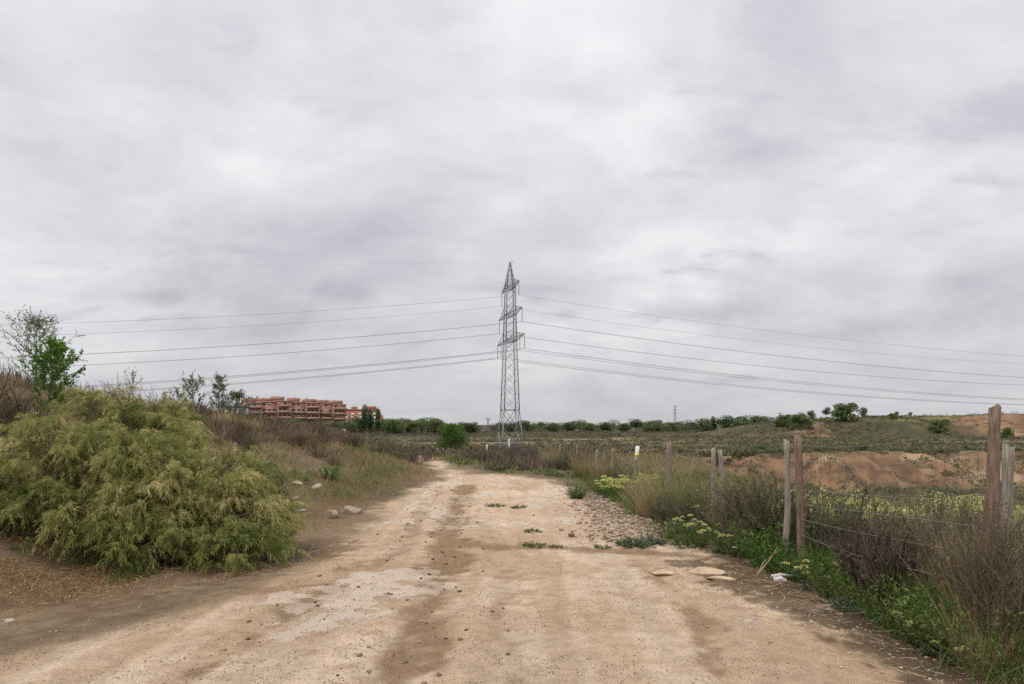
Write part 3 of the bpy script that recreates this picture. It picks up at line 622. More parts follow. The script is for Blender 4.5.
# stones and clods
x, y = scatter(R, 6500, -3.4, 3, 4, 26, lambda x, y: (1 - not_road(x, y, -.2)) * (.05 + .9 * np.exp(-(dist_poly(x, y, RUTS[0]) / .45) ** 2) + .5 * np.exp(-(dist_poly(x, y, RUTS[2]) / .4) ** 2) + .5 * np.exp(-(dist_poly(x, y, RUTS[4]) / .4) ** 2)))
g = Geo(); s = .004 + .026 * R.uniform(0, 1, len(x)) ** 5; rocks(g, R, np.stack([x, y, terrain(x, y) + s * .2], 1), s, np.clip(R.normal(.35, .25, len(x)), 0, 1), .6)
x, y = scatter(R, 60000, -3.6, 3.1, 4, 10, lambda x, y: (1 - not_road(x, y, -.1)) * sm(10, 4, y) * sm(.3, .6, fbm(x * 2, y * 2, 86, 3)))
s = .0018 + .006 * R.uniform(0, 1, len(x)) ** 4; rocks(g, R, np.stack([x, y, terrain(x, y) + s * .2], 1), s, R.uniform(0, 1, len(x)), .6)
setting(g.build('dirt_clods', M['clod'], None), 'stuff', 'scattered brown clods and pebbles on the track')
x, y = scatter(R, 19000, .5, 3.2, 8.6, 17, lambda x, y: np.exp(-(dist_poly(x, y, [(1.6, 9.6), (1.9, 11.5), (1.75, 13.6), (1.9, 15.5)]) / .5) ** 2))
g = Geo(); s = .007 + .045 * R.uniform(0, 1, len(x)) ** 6; rocks(g, R, np.stack([x, y, terrain(x, y) + s * .3], 1), s, np.clip(R.normal(.55, .25, len(x)), 0, 1), .55)
setting(g.build('rubble', M['stone'], None), 'stuff', 'strip of broken stones between the track and the fence')
x, y = scatter(R, 60000, -6.5, 4.5, 4, 12, lambda x, y: np.clip(not_road(x, y, -.3) * .12 + .6 * np.exp(-(dist_poly(x, y, [flat(700, 565), flat(850, 625), flat(1010, 700)]) / .4) ** 2) + .5 * np.exp(-(dist_poly(x, y, [(-6.5, 5.6), (-4.2, 6.6), (-2.7, 8.2)]) / .5) ** 2), 0, 1))
g = Geo(); s = .003 + .017 * R.uniform(0, 1, len(x)) ** 5; rocks(g, R, np.stack([x, y, terrain(x, y) + s * .2], 1), s, np.clip(R.normal(.5, .25, len(x)), 0, 1), .6)
setting(g.build('pebbles', M['stone'], None), 'stuff', 'small pale pebbles lying in the litter of the verges')
x, y = scatter(R, 14000, -6.5, 4.2, 4, 11, lambda x, y: np.maximum(np.exp(-(dist_poly(x, y, [flat(700, 565), flat(850, 625), flat(1010, 700)]) / .4) ** 2), .7 * np.exp(-(dist_poly(x, y, [(-6.5, 6), (-4.2, 6.9), (-2.7, 8.2)]) / .8) ** 2)))
g = Geo(); n = len(x); blades(g, R, np.stack([x, y, terrain(x, y) + .008], 1), np.stack([R.normal(size=n), R.normal(size=n), R.uniform(-.02, .12, n)], 1), R.uniform(.03, .18, n), .005, .0, R.uniform(0, 1, n) ** .6, 2, .5, .15)
setting(g.build('twig_litter', M['straw'], None), 'stuff', 'dark twigs and dead stems littering the verge edges')

# ------------------------------------------------------------------ left bank: shrubs, saplings, stones
def place(o, x, y, rz=0, sc=1.0, dz=0.0):
    o.location = (x, y, tz(x, y) + dz); o.rotation_euler = (0, 0, rz); o.scale = (sc, sc, sc) if np.isscalar(sc) else sc; return o
o = make_tamarisk(11, 1.36, 1.2, 1.62, 4800, 'feathery yellow green shrub overhanging the track, the one nearest the track'); o['group'] = 'feathery shrubs on the left'; place(o, -3.85, 8.2)
o = make_tamarisk(12, 1.3, 1.25, 1.75, 5000, 'tallest feathery yellow green shrub, left of the one nearest the track'); o['group'] = 'feathery shrubs on the left'; place(o, -4.95, 8.2)
o = make_tamarisk(13, 1.15, .95, 1.9, 3600, 'feathery tan topped shrub on the slope below the bright green sapling'); o['group'] = 'feathery shrubs on the left'; place(o, -5.65, 10.3)
o = make_tamarisk(15, 1.0, .9, 1.0, 2800, 'low feathery yellow green shrub cut off by the left edge of the photo'); o['group'] = 'feathery shrubs on the left'; place(o, -6.35, 7.7)
o = make_tamarisk(14, .9, .8, 1.05, 1700, 'small feathery yellowish shrub on the slope behind the largest ones, towards the building'); o['group'] = 'feathery shrubs on the left'; place(o, -4.55, 11.4)

o = make_sapling(21, 1.9, .85, 'thin grey green sapling standing on the crest of the left bank, tallest there', 'paleleaf', 48, .036, nleaf=14, steep=1.2, thin=.4); place(o, *at(36, 13.2), sc=.86)
o = make_sapling(22, 1.75, .56, 'bright green sapling leaning to the right in front of the grey green one', 'sapgreen', 60, .046, nleaf=15, steep=.8, thin=.5); o.rotation_euler = (0, .12, 0); place(o, *at(47, 11.6), sc=.86); o.rotation_euler = (0, .1, 0)
o = make_sapling(23, 1.1, .42, 'tiny bare looking sapling alone on the crest of the left bank', 'greyleaf', 10, .035, nleaf=3, steep=1.4, thin=.7); place(o, *at(133, 18.5))
o = make_sapling(24, 1.35, .5, 'slim grey green sapling on the crest, left of the pair by the building', 'paleleaf', 18, .05, nleaf=9, steep=1.3, thin=.5); place(o, *at(178, 24))
o = make_sapling(25, 1.7, .55, 'slender grey green sapling on the crest, the middle one before the building', 'paleleaf', 24, .05, nleaf=10, steep=1.2, thin=.5); place(o, *at(193, 23))
o = make_sapling(26, 1.9, .62, 'bushy grey green pointed young tree on the crest close to the brick building', 'paleleaf', 34, .055, nleaf=9, steep=1.1, thin=.5, conic=True); place(o, *at(219, 24.5))
o = make_sapling(27, 1.4, .65, 'grey green bushy young tree on the crest overlapping the pale building', 'paleleaf', 34, .06, nleaf=12, steep=.9, thin=.5); place(o, *at(236, 26))

k1 = Kind(make_twiggy(31, .75, .75, 'reddry', '', None, name='dead_shrub', ns=30, thick=1.1))
GD = 'dead brown shrubs on the left bank'
for px, d, s, lab in ((322, 23, 1.25, 'purplish brown dead shrub on the left bank below the white hut'), (352, 27, 1.2, 'purplish brown dead shrub on the left bank below the cypresses'),
                      (298, 20, .85, 'dead brown shrub on the left bank above the green tuft'), (392, 29, 1.1, 'dead brown shrub halfway along the low end of the left bank'),
                      (275, 22, .8, 'dead brown shrub on the left bank just below the brick building'), (12, 10.5, 1.15, 'tall pale brown dead shrub at the left edge of the photo'),
                      (-22, 10.2, 1.3, 'dead brown shrub partly cut off by the left edge behind the feathery shrub'), (240, 19, .8, 'dead brown shrub on the crest in front of the bushy young tree'), (110, 15, 1.0, 'reddish dead shrub on the crest right of the bright green sapling')):
    k1.put(*at(px, d), lab, px * .7, s, group=GD)
k2 = Kind(make_twiggy(32, .8, .65, 'twig', '', 'olive', 1500, .035, name='low_shrub', ns=30))
for px, d, s, lab in ((415, 25.5, .95, 'dark olive low shrub at the tip of the left bank where the track bends'), (400, 27, 1.0, 'dark olive low shrub just behind the one at the tip of the left bank'),
                      (378, 27, 1.0, 'grey olive low shrub on the low end of the left bank'), (428, 29, .7, 'small olive shrub at the left edge of the track bend')):
    k2.put(*at(px, d), lab, px * .9, s, group='olive shrubs at the low end of the left bank')
o = make_plant(41, .3, .28, 'bright green leafy tuft low on the left bank above the pair of boulders', 'fresh', 40, .05, .35, 12, name='green_tuft', cat='plant'); place(o, *at(329, 16.2), sc=1.5)
o = make_plant(42, .35, .3, 'bright green tuft beside the right flank of the feathery shrub', 'fresh', 44, .05, .35, 12, name='green_tuft', cat='plant'); place(o, *at(300, 15.2))

def make_rock(seed, sx, sy, sz, label, mat, name='boulder', cat='rock'):
    bm = bmesh.new(); bmesh.ops.create_icosphere(bm, subdivisions=4, radius=1); rr = np.random.default_rng(seed)
    pl = [(nrm(rr.normal(size=3)), rr.uniform(.55, .85)) for _ in range(11)]
    V = np.array([v.co[:] for v in bm.verts])
    for nvec, dd in pl:
        e = V @ nvec - dd; V = V - np.clip(e, 0, None)[:, None] * nvec * .92
    V = V * (1 + .10 * (fbm(V[:, 0] * 3 + seed, V[:, 1] * 3 + V[:, 2] * 2, seed, 4)[:, None] - .5)) * np.array([sx, sy, sz])
    for v, c in zip(bm.verts, V): v.co = c
    for f in bm.faces: f.smooth = True
    me = bpy.data.meshes.new(name); bm.to_mesh(me); bm.free(); me.materials.append(mat)
    o = bpy.data.objects.new(name, me); COL.objects.link(o); return tag(o, label, cat)
SAND = solid('sandstone', (.20, .155, .115), (.38, .315, .24), .9, (9, 9, 9), .5)
PALE = solid('pale_limestone', (.30, .26, .21), (.50, .455, .39), .9, (12, 12, 12), .5)
for args, px, d, dz, rz in (((51, .135, .11, .10, 'round pale boulder at the left edge of the track, nearer of the pair', SAND), 332, 11.75, .05, .3),
                            ((52, .22, .13, .105, 'long flat topped boulder lying just behind the round one at the track edge', SAND), 350, 12.4, .045, .1),
                            ((53, .13, .09, .085, 'whitish stone on the left bank beside the bright green tuft', PALE), 317, 15.0, .04, .8),
                            ((54, .12, .09, .07, 'whitish stone highest on the left bank next to the feathery shrub', PALE), 297, 14.6, .05, .2),
                            ((55, .08, .06, .055, 'small whitish stone at the foot of the left bank near the boulders', PALE), 302, 12.3, .02, .5),
                            ((56, .09, .07, .05, 'small grey stone low on the bank at the shrub flank', SAND), 296, 13.2, .03, 1.5),
                            ((57, .045, .035, .03, 'small white stone in the litter near the left edge of the photo', PALE), 10, 5.65, .012, .9),
                            ((58, .055, .05, .045, 'reddish brown clod standing on the track in front of the rubble', solid('red_clod', (.14, .08, .05), (.24, .15, .1), .95, (14, 14, 14), .6)), 571, 9.75, .03, .1)):
    place(make_rock(*args), *at(px, d), rz=rz, dz=dz)
for seed, sx, sy, sz, px, d, rz, lab in ((61, .21, .12, .05, 706, 7.35, -.1, 'larger flat broken slab at the right edge of the track'), (62, .13, .10, .045, 664, 7.3, .35, 'smaller flat broken slab left of the larger one'),
                                         (63, .2, .08, .03, 722, 7.0, -.25, 'thin slab sunk in the sand in front of the larger one')):
    o = make_rock(seed, sx, sy, sz, lab, solid('slab_stone', (.34, .25, .16), (.52, .41, .29), .9, (8, 8, 8), .5), 'stone_slab', 'stone slab'); place(o, *at(px, d), rz=rz, dz=.012)
    o['group'] = 'broken slabs by the track'

# ------------------------------------------------------------------ fence along the track
def make_post(seed, h, r, label, mat, lean=(0, 0), bend=0.0, square=.0, taper=.85, name='fence_post', cat='fence post', bury=.25):
    R = np.random.default_rng(seed); K = 15; S = 14; z = np.linspace(-bury, h, K); u = np.clip(z / h, 0, 1)
    ang = np.arange(S) * 2 * np.pi / S; V = []
    for k in range(K):
        rr = r * (1 - (1 - taper) * u[k]) * (1 + .05 * math.sin(k * 1.7 + seed))
        sq = 1 / np.maximum(np.abs(np.cos(ang)), np.abs(np.sin(ang))); prof = rr * ((1 - square) + square * np.minimum(sq, 1.32) * .92)
        prof = prof * (1 + .09 * (fbm(ang * 1.6 + seed, np.full(S, z[k] * 1.2), seed, 3) - .5) * 2)
        cx = lean[0] * u[k] + bend * math.sin(u[k] * 3.1); cy = lean[1] * u[k]
        dzt = (R.normal(0, .014, S) + np.cos(ang + seed) * .02) if k == K - 1 else np.zeros(S)
        V.append(np.stack([cx + prof * np.cos(ang), cy + prof * np.sin(ang), z[k] + dzt], 1))
    V.append(V[-1] * .5 + .5 * V[-1].mean(0) + np.array([0, 0, .004])); K += 1
    me = bpy.data.meshes.new(name); V = np.concatenate(V); fs = []
    for k in range(K - 1):
        for s in range(S): fs.append((k * S + s, k * S + (s + 1) % S, (k + 1) * S + (s + 1) % S, (k + 1) * S + s))
    fs.append(tuple(range((K - 1) * S, K * S)))
    me.from_pydata([tuple(v) for v in V], [], fs); me.materials.append(mat); me.update()
    for p in me.polygons: p.use_smooth = len(p.vertices) == 4
    o = bpy.data.objects.new(name, me); COL.objects.link(o); return tag(o, label, cat, 'posts of the fence beside the track')
BROWN = solid('weathered_brown_wood', (.085, .055, .038), (.30, .225, .165), .9, (42, 42, 7), 1.0, detail=9)
GREYW = solid('weathered_grey_wood', (.15, .125, .105), (.40, .36, .31), .9, (48, 48, 5), 1.0, detail=9)
PINKW = solid('reddish_grey_wood', (.15, .11, .085), (.32, .245, .195), .9, (40, 40, 5), .9)
posts = {}
def post(key, o, px, d):
    x, y = at(px, d); o.location = (x, y, tz(x, y)); posts[key] = o
    o['h'] = 0
    return o
def ph(px_top, d, x=None):  # height of a post whose top shows at a pixel row
    return CAMZ - (px_top - HZ) / F * d
P_ = [('A', 71, 984, 408, 4.75, .044, BROWN, (.075, 0), .01, .25, 'thick brown round post, tallest and nearest of the fence'),
      ('B', 72, 1001, 447, 5.15, .042, GREYW, (.055, 0), .008, .6, 'pale grey split post leaning close behind the tallest brown post'),
      ('C', 73, 783, 441, 7.5, .036, GREYW, (.035, 0), .035, .3, 'crooked thin pale grey post beside a straight brown one'),
      ('D', 74, 801, 438, 7.35, .044, BROWN, (-.035, 0), .008, .5, 'straight brown post standing right of the crooked grey one'),
      ('E', 75, 714, 449, 10.3, .036, GREYW, (-.01, 0), 0, .4, 'dark grey post, left one of the leaning grey pair'),
      ('G', 76, 728, 451, 9.9, .036, GREYW, (-.115, 0), 0, .4, 'pale grey post leaning left, right one of the grey pair'),
      ('H', 77, 669, 443, 13.0, .062, PINKW, (0, 0), 0, .2, 'thick reddish grey post between the marker stake and the grey pair')]
for key, sd, px, top, d, r, mt, lean, bend, sq, lab in P_:
    x, y = at(px, d); h = ph(top, d) - tz(x, y)
    o = make_post(sd, h, r, lab, mt, lean, bend, sq); o.location = (x, y, tz(x, y)); posts[key] = (x + lean[0], y, tz(x, y) + h, h)
ords = ['first', 'second', 'third', 'fourth', 'fifth', 'sixth', 'seventh', 'eighth', 'ninth', 'tenth', 'eleventh', 'twelfth']
for i, (px, d, top) in enumerate(((612, 20, 449), (596, 22.5, 450), (577, 27, 451), (559, 31, 451), (546, 36, 452), (531, 40, 453))):
    x, y = at(px, d); h = max(ph(top, d) - tz(x, y), .7)
    o = make_post(81 + i, h, .05, f'thin far fence post, {ords[i]} counting away from the marker stake', (PINKW, GREYW)[i % 2], (R.normal(0, .04), 0), 0, .3); o.location = (x, y, tz(x, y)); posts['F%d' % i] = (x, y, tz(x, y) + h, h)
# white and yellow topped marker stake
t = thing('marker_stake', 'grey metal stake with white and yellow top leaning right by the fence', 'marker stake', (*at(632, 15.2), tz(*at(632, 15.2))))
WHITE = solid('white_paint', (.62, .62, .58), (.82, .82, .79), .5, (20, 20, 20), .1)
YEL = solid('yellow_paint', (.55, .5, .08), (.7, .64, .14), .5, (20, 20, 20), .1)
STEEL = solid('galvanised_steel', (.15, .155, .165), (.26, .265, .28), .6, (3, 3, 3), .0, .2)
hs = ph(446, 15.2) - tz(*at(632, 15.2)); lx = .13
def at_stake(u): return (lx * u, 0, hs * u)
g = Geo(); tubes(g, [[(-lx * .15, 0, -.2), at_stake(.4), at_stake(.74)]], [[.026, .026, .026]], .5, 6); g.build('shaft', STEEL, t, True)
g = Geo(); tubes(g, [[at_stake(.79), at_stake(.85)]], [[.049, .049]], .5, 4); g.build('yellow_band', YEL, t)
g = Geo(); tubes(g, [[at_stake(.70), at_stake(1.0)]], [[.044, .046]], .5, 4); g.build('white_cap', WHITE, t)
# two white stakes at the foot of the pylon and one behind the bend
for px, d, h, w, lab in ((509, 42, .95, .11, 'white painted stake in the scrub at the foot of the big pylon'), (487, 38, .65, .10, 'small white stake in the roadside scrub left of the big pylon')):
    x, y = at(px, d); o = make_post(int(px), h, w * .5, lab, WHITE, (0, 0), 0, .8, 1.0, 'marker_stake', 'marker stake'); o.location = (x, y, tz(x, y)); o['group'] = 'small white stakes by the track'
# wires: single strands between the posts, netting between the near posts
WIRE = solid('rusty_wire', (.16, .14, .13), (.28, .25, .23), .7, (3, 3, 3), 0, .4)
def wire_span(a, b, lab, zs, net=False):
    A, B = posts[a], posts[b]; t = thing('wire_netting' if net else 'fence_wire', lab, 'fence wire', ((A[0] + B[0]) / 2, (A[1] + B[1]) / 2, 0), group='wire of the fence beside the track')
    o3 = np.array(t.location); g = Geo(); K = 9; u = np.linspace(0, 1, K)
    def strand(f, sag):
        za = A[2] - A[3] * (1 - f); zb = B[2] - B[3] * (1 - f)
        return np.stack([A[0] + (B[0] - A[0]) * u, A[1] + (B[1] - A[1]) * u, za + (zb - za) * u - sag * 4 * u * (1 - u)], 1) - o3
    PL = np.stack([strand(f, .05 + .05 * math.sin(f * 9)) for f in zs]); tubes(g, PL, np.full(PL.shape[:2], .003), .5, 3)
    ob = g.build('strand', WIRE, t)
    if net:
        g = Geo(); L = math.hypot(A[0] - B[0], A[1] - B[1]); n = int(L / .15); lo, hi = strand(zs[0], .05), strand(zs[-1], .09); q = []
        for k in range(1, n):
            v = k / n; f = lambda S: np.array([np.interp(v, u, S[:, c]) for c in range(3)])
            a_, b_ = f(lo), f(hi); q.append([a_, a_ * .5 + b_ * .5 + np.array([R.normal(0, .015), R.normal(0, .015), 0]), b_])
        q = np.array(q); tubes(g, q, np.full(q.shape[:2], .0016), .5, 3); g.build('mesh', WIRE, t)
wire_span('D', 'A', 'sagging wire netting between the straight brown post and the tallest post', np.linspace(.3, .95, 7), True)
wire_span('G', 'C', 'fence wires between the grey pair of posts and the crooked grey post', (.35, .62, .9))
wire_span('H', 'E', 'fence wires between the reddish grey post and the grey pair', (.4, .65, .9))

# ------------------------------------------------------------------ right verge: tussocks, shrubs, flowering plants
GT = 'dry tussocks along the fence'
T4 = Kind(make_tussock(104, .42, .95, 1500, 'grass', '', .34, .006, heads=12))
T1 = Kind(make_tussock(101, .36, 1.1, 1500, 'straw', '', .24, .0055, heads=60)); T2 = Kind(make_tussock(102, .36, .95, 1500, 'straw', '', .3, .006, heads=30)); T3 = Kind(make_tussock(103, .38, .9, 1300, 'olive', '', .4, .0065, heads=24))
for K_, px, d, s, lab in ((T1, 1012, 4.75, .82, 'tall dry tussock at the right edge of the photo, by the tallest post'), (T1, 992, 5.3, .74, 'tall dry tussock in front of the foot of the tallest brown post'),
                         (T2, 1045, 5.0, .92, 'dry tussock cut off by the right edge of the photo'), (T3, 965, 6.6, .9, 'greenish tussock behind the dark twiggy shrub on its right'),
                         (T2, 1000, 6.4, .9, 'dry tussock behind the pale grey split post'), (T4, 692, 11.2, .98, 'large green reedy tussock between the reddish post and the grey pair'),
                         (T2, 660, 11.8, .92, 'large brown tussock below the reddish grey post'), (T1, 640, 13.2, .7, 'brown tussock just right of the green scrap'),
                         (T1, 603, 19.0, .78, 'tall tan reedy clump with far posts in it, right half'), (T2, 585, 20.5, .85, 'tall tan reedy clump with far posts in it, left half'),
                         (T3, 566, 23, .85, 'olive tussock left of the tall tan reedy clump'), (T3, 622, 17.5, .9, 'olive tussock just left of the marker stake'), (T2, 550, 26, .85, 'tan tussock beside the far fence posts'),
                         (T2, 705, 12.6, .8, 'pale dry tussock behind the grey pair of posts'), (T1, 742, 9.6, .82, 'dry tussock right of the grey pair of posts'), (T2, 880, 9.5, .7, 'dry tussock before the yellow flowers, behind the dark twiggy shrub'), (T2, 992, 4.5, .5, 'low dry tussock hiding the foot of the tallest brown post'), (T4, 950, 5.4, .62, 'green tussock at the verge edge left of the tall dry grass'), (T3, 1030, 5.6, .92, 'dry tussock behind the one at the right edge of the photo')):
    K_.put(*at(px, d), lab, px * .37, s, group=GT)
GB = 'twiggy shrubs along the fence'
B1 = Kind(make_twiggy(111, .55, .82, 'darktwig', '', 'olive', 400, .022, ns=30, thick=1.7, sub=(5, 4))); B2 = Kind(make_twiggy(112, .5, 1.0, 'twig', '', 'olive', 5200, .03, ns=38, thick=.85, lean=.4)); B4 = Kind(make_twiggy(114, .42, .95, 'greystraw', '', 'olive', 1500, .02, ns=60, thick=.42, sub=(8, 7), lean=.4))
B3 = Kind(make_twiggy(113, .6, .8, 'twig', '', 'olive', 5200, .03, ns=40, thick=.8))
for K_, px, d, s, lab in ((B1, 898, 5.7, .98, 'dark brown twiggy shrub in the middle of the right verge'), (B1, 872, 6.5, .75, 'dark twiggy shrub just behind the largest dark one, left of it'), (B2, 765, 8.2, .95, 'upright broom like shrub at the foot of the crooked grey post'), (B2, 740, 9.0, .85, 'broom like shrub left of the crooked grey post'),
                          (B3, 845, 7.6, 1.0, 'grey brown twiggy shrub between the straight brown post and the dark shrub'), (B3, 820, 8.3, .8, 'low grey brown twiggy shrub right behind the straight brown post'), (B3, 688, 10.0, .75, 'brown twiggy shrub at the foot of the grey pair of posts'),
                          (B2, 795, 7.9, .8, 'broom like shrub behind the two posts'), (B3, 935, 7.4, .95, 'brown twiggy shrub behind the dark shrub on its right'), (B3, 660, 10.9, .55, 'small dark twiggy shrub at the foot of the brown tussock'), (B4, 948, 5.9, .95, 'fine grey brown twiggy shrub right of the dark shrub, left of the tallest post'), (B4, 1008, 4.6, 1.05, 'fine grey brown twiggy shrub hiding the foot of the tallest post'), (B4, 984, 4.85, .85, 'fine grey brown twiggy shrub at the left of the tallest post, nearest the track'), (B4, 1008, 5.9, 1.0, 'fine grey brown twiggy shrub behind the two right hand posts'), (B3, 960, 8.4, .8, 'grey brown twiggy shrub in front of the yellow flowers, near the tallest post'), (B3, 880, 8.3, .72, 'grey brown twiggy shrub in front of the yellow flowers, behind the dark shrub'), (B2, 850, 8.6, .6, 'small broom like shrub in front of the yellow flowers')):
    K_.put(*at(px, d), lab, px * .51, s, group=GB)
GW = 'leafy green plants on the right verge'
W1 = Kind(make_plant(121, .34, .42, '', 'fresh', 50, .055, .22, 20, name='leafy_plant', cat='plant')); W2 = Kind(make_plant(122, .4, .34, '', 'grass', 58, .05, .2, 18, name='leafy_plant', cat='plant'))
for K_, px, d, s, lab in ((W1, 772, 7.5, 1.35, 'tall bright green plant at the foot of the crooked grey post'), (W2, 850, 6.3, 1.3, 'green plant low on the verge left of the dark twiggy shrub'), (W1, 935, 5.1, 1.15, 'bright green plant at the verge edge below the dark shrub'), (W2, 965, 4.75, 1.3, 'green plant below the tallest post'),
                          (W1, 1008, 4.4, 1.15, 'bright green plant in the lower right corner'), (W2, 900, 5.4, 1.15, 'green plant in front of the dark twiggy shrub'), (W2, 690, 8.9, 1.15, 'green plant before the grey pair of posts'), (W1, 672, 9.6, .8, 'bright green plant below the green reedy tussock'), (W2, 735, 8.4, 1.2, 'green plant right of the grey pair near the track'), (W2, 815, 7.2, 1.0, 'green plant in front of the straight brown post'),
                          (W2, 606, 15.6, 1.1, 'green weeds on the far side of the round dark bush'), (W1, 838, 6.9, .9, 'bright green plant between the brown post and the dark shrub'), (W2, 925, 5.0, 1.0, 'green plant at the verge edge left of the lower right corner'), (W1, 870, 6.0, .8, 'bright green plant in front of the dark twiggy shrub, left of it'), (W2, 990, 4.9, 1.1, 'green plant at the foot of the dry tussock before the tallest post'), (W1, 800, 7.0, .8, 'bright green plant in front of the straight brown post')):
    K_.put(*at(px, d), lab, px * .77, s, group=GW)
GF = 'cream flowering plants on the right verge'
F1 = Kind(make_plant(131, .20, .30, '', 'greyleaf', 16, .05, .22, 12, 'cream', 7, 'flowering_plant', 'flowering plant')); F2 = Kind(make_plant(132, .24, .34, '', 'greyleaf', 18, .045, .22, 12, 'cream', 9, 'flowering_plant', 'flowering plant', head=.03))
for K_, px, d, s, lab in ((F1, 816, 6.55, .95, 'cream flowering plant by the white debris at the verge edge'), (F1, 908, 5.25, .85, 'cream flowering plant at the verge edge below the dark shrub, upper one'), (F2, 922, 4.95, .75, 'cream flowering plant at the verge edge, lower one'), (F1, 966, 4.55, .6, 'small cream flowering plant in the lower right corner'),
                          (F2, 668, 9.6, 1.0, 'cream flowering plant below the brown tussock'), (F2, 690, 9.2, 1.1, 'cream flowering plant left of the grey pair, near the track'), (F1, 706, 9.0, 1.0, 'cream flowering plant in front of the grey pair of posts'), (F2, 722, 8.5, 1.1, 'cream flowering plant right before the leaning grey post'), (F1, 742, 8.2, 1.0, 'cream flowering plant left of the bright green plant'), (F2, 648, 9.5, .7, 'low cream flowering plant behind the grey green mat'), (F2, 757, 10.2, 1.3, 'pale flowering plant behind the broom like shrubs'), (F1, 715, 10.6, 1.2, 'pale flowering plant between the two grey posts')):
    K_.put(*at(px, d), lab, px * .63, s, group=GF)
E1 = Kind(make_plant(133, .36, .5, '', 'grass', 30, .05, .25, 12, 'yellow', 24, 'yellow_flowering_plant', 'flowering plant', head=.06, per_head=70, fs=.02))
for px, d, s, lab in ((620, 14.3, 1.0, 'bushy yellow flowering plant left of the marker stake'), (612, 15.1, .85, 'yellow flowering plant on the rubble behind the bushy one'), (643, 15.5, .9, 'yellow flowering plant behind the marker stake')):
    E1.put(*at(px, d), lab, px * .4, s, group='yellow flowering plants by the rubble')
A1 = Kind(make_plant(141, .36, .17, '', 'greyleaf', 60, .05, .42, 18, name='grey_green_mat', cat='ground plant', spread=.8))
for px, d, s, lab in ((634, 8.95, .95, 'grey green leafy mat in front of the rubble'), (655, 9.15, .7, 'small grey green mat right of the larger one before the rubble'), (855, 5.95, .85, 'grey green mat at the verge edge below the grey brown shrub'), (888, 5.6, .75, 'grey green mat before the dark twiggy shrub'), (945, 4.75, .75, 'grey green mat in the lower right verge')):
    A1.put(*at(px, d), lab, px * .3, (s, s, s * .85), group='grey green mats on the right verge')
A2 = Kind(make_plant(142, .3, .10, '', 'grass', 34, .035, .4, 14, name='flat_weed', cat='weed'))
for px, d, s, lab in ((532, 10.1, .85, 'small flat green weed in the middle of the track'), (536, 8.9, 1.0, 'flat green weed just right of the track centre'), (497, 13.3, 1.1, 'olive weeds across the track behind the others, left'), (520, 13.1, 1.0, 'olive weeds across the track behind the others, right'), (558, 8.85, .6, 'tiny green weed right of the flat one on the track'), (604, 8.85, .7, 'tiny green weed left of the grey green mat')):
    A2.put(*at(px, d), lab, px * .3, (s, s, s * .8), group='flat weeds on the track')
o = make_plant(143, .27, .36, 'round dark green bush alone at the edge of the rubble', 'grass', 70, .05, .3, 16, name='round_bush', cat='bush'); place(o, *at(577, 14.6))
# litter: green scrap and white debris
def scrap(name, lab, cat, px, d, pts, mat, th=.006):
    bm = bmesh.new(); vs = [bm.verts.new(p) for p in pts]; bm.faces.new(vs); bmesh.ops.triangulate(bm, faces=bm.faces[:]); bmesh.ops.subdivide_edges(bm, edges=bm.edges[:], cuts=4, use_grid_fill=True)
    for v in bm.verts: v.co.z += .05 * (vnoise(np.array([v.co.x * 16]), np.array([v.co.y * 16 + px]), 3)[0] - .3)
    bmesh.ops.solidify(bm, geom=bm.faces[:], thickness=th); me = bpy.data.meshes.new(name); bm.to_mesh(me); bm.free(); me.materials.append(mat)
    o = bpy.data.objects.new(name, me); COL.objects.link(o); tag(o, lab, cat); place(o, *at(px, d), dz=.03); return o
scrap('plastic_scrap', 'crumpled green plastic scrap at the foot of the marker stake', 'plastic scrap', 630, 13.9, [(-.13, -.09, .02), (.13, -.1, .0), (.16, .05, .06), (.03, .12, .14), (-.12, .07, .08)], solid('green_plastic', (.02, .30, .15), (.04, .42, .24), .4, (9, 9, 9), .2))
t = thing('white_debris', 'broken white debris lying at the verge edge by the crooked post', 'debris', (*at(783, 7.0), tz(*at(783, 7.0))))
WD = solid('bleached_wood', (.40, .38, .36), (.62, .60, .58), .8, (20, 20, 20), .5)
g = Geo(); tubes(g, [[(-.13, -.02, .045), (-.02, 0, .055), (.12, .02, .035)], [(-.07, -.10, .02), (-.03, -.03, .03), (-.10, .05, .035)]], [[.013, .02, .012], [.02, .024, .014]], .5, 6); g.build('bleached_stick', WD, t, True)
g = Geo(); tubes(g, [[(-.11, -.04, .015), (-.05, -.07, .02), (.0, -.08, .012)]], [[.03, .034, .02]], .5, 6); g.build('broken_chunk', WD, t, True)
o = None
g = Geo(); tubes(g, [[(0, 0, 0), (.13, .02, .14), (.24, .05, .29)], [(.05, .1, 0), (.12, .12, .12), (.3, .1, .26)]], [[.012, .011, .006], [.009, .008, .005]], .6, 5)
o = g.build('dead_branch', M['straw'], None, True); tag(o, 'bleached dead branches leaning by the white debris', 'branch'); place(o, *at(757, 7.25))

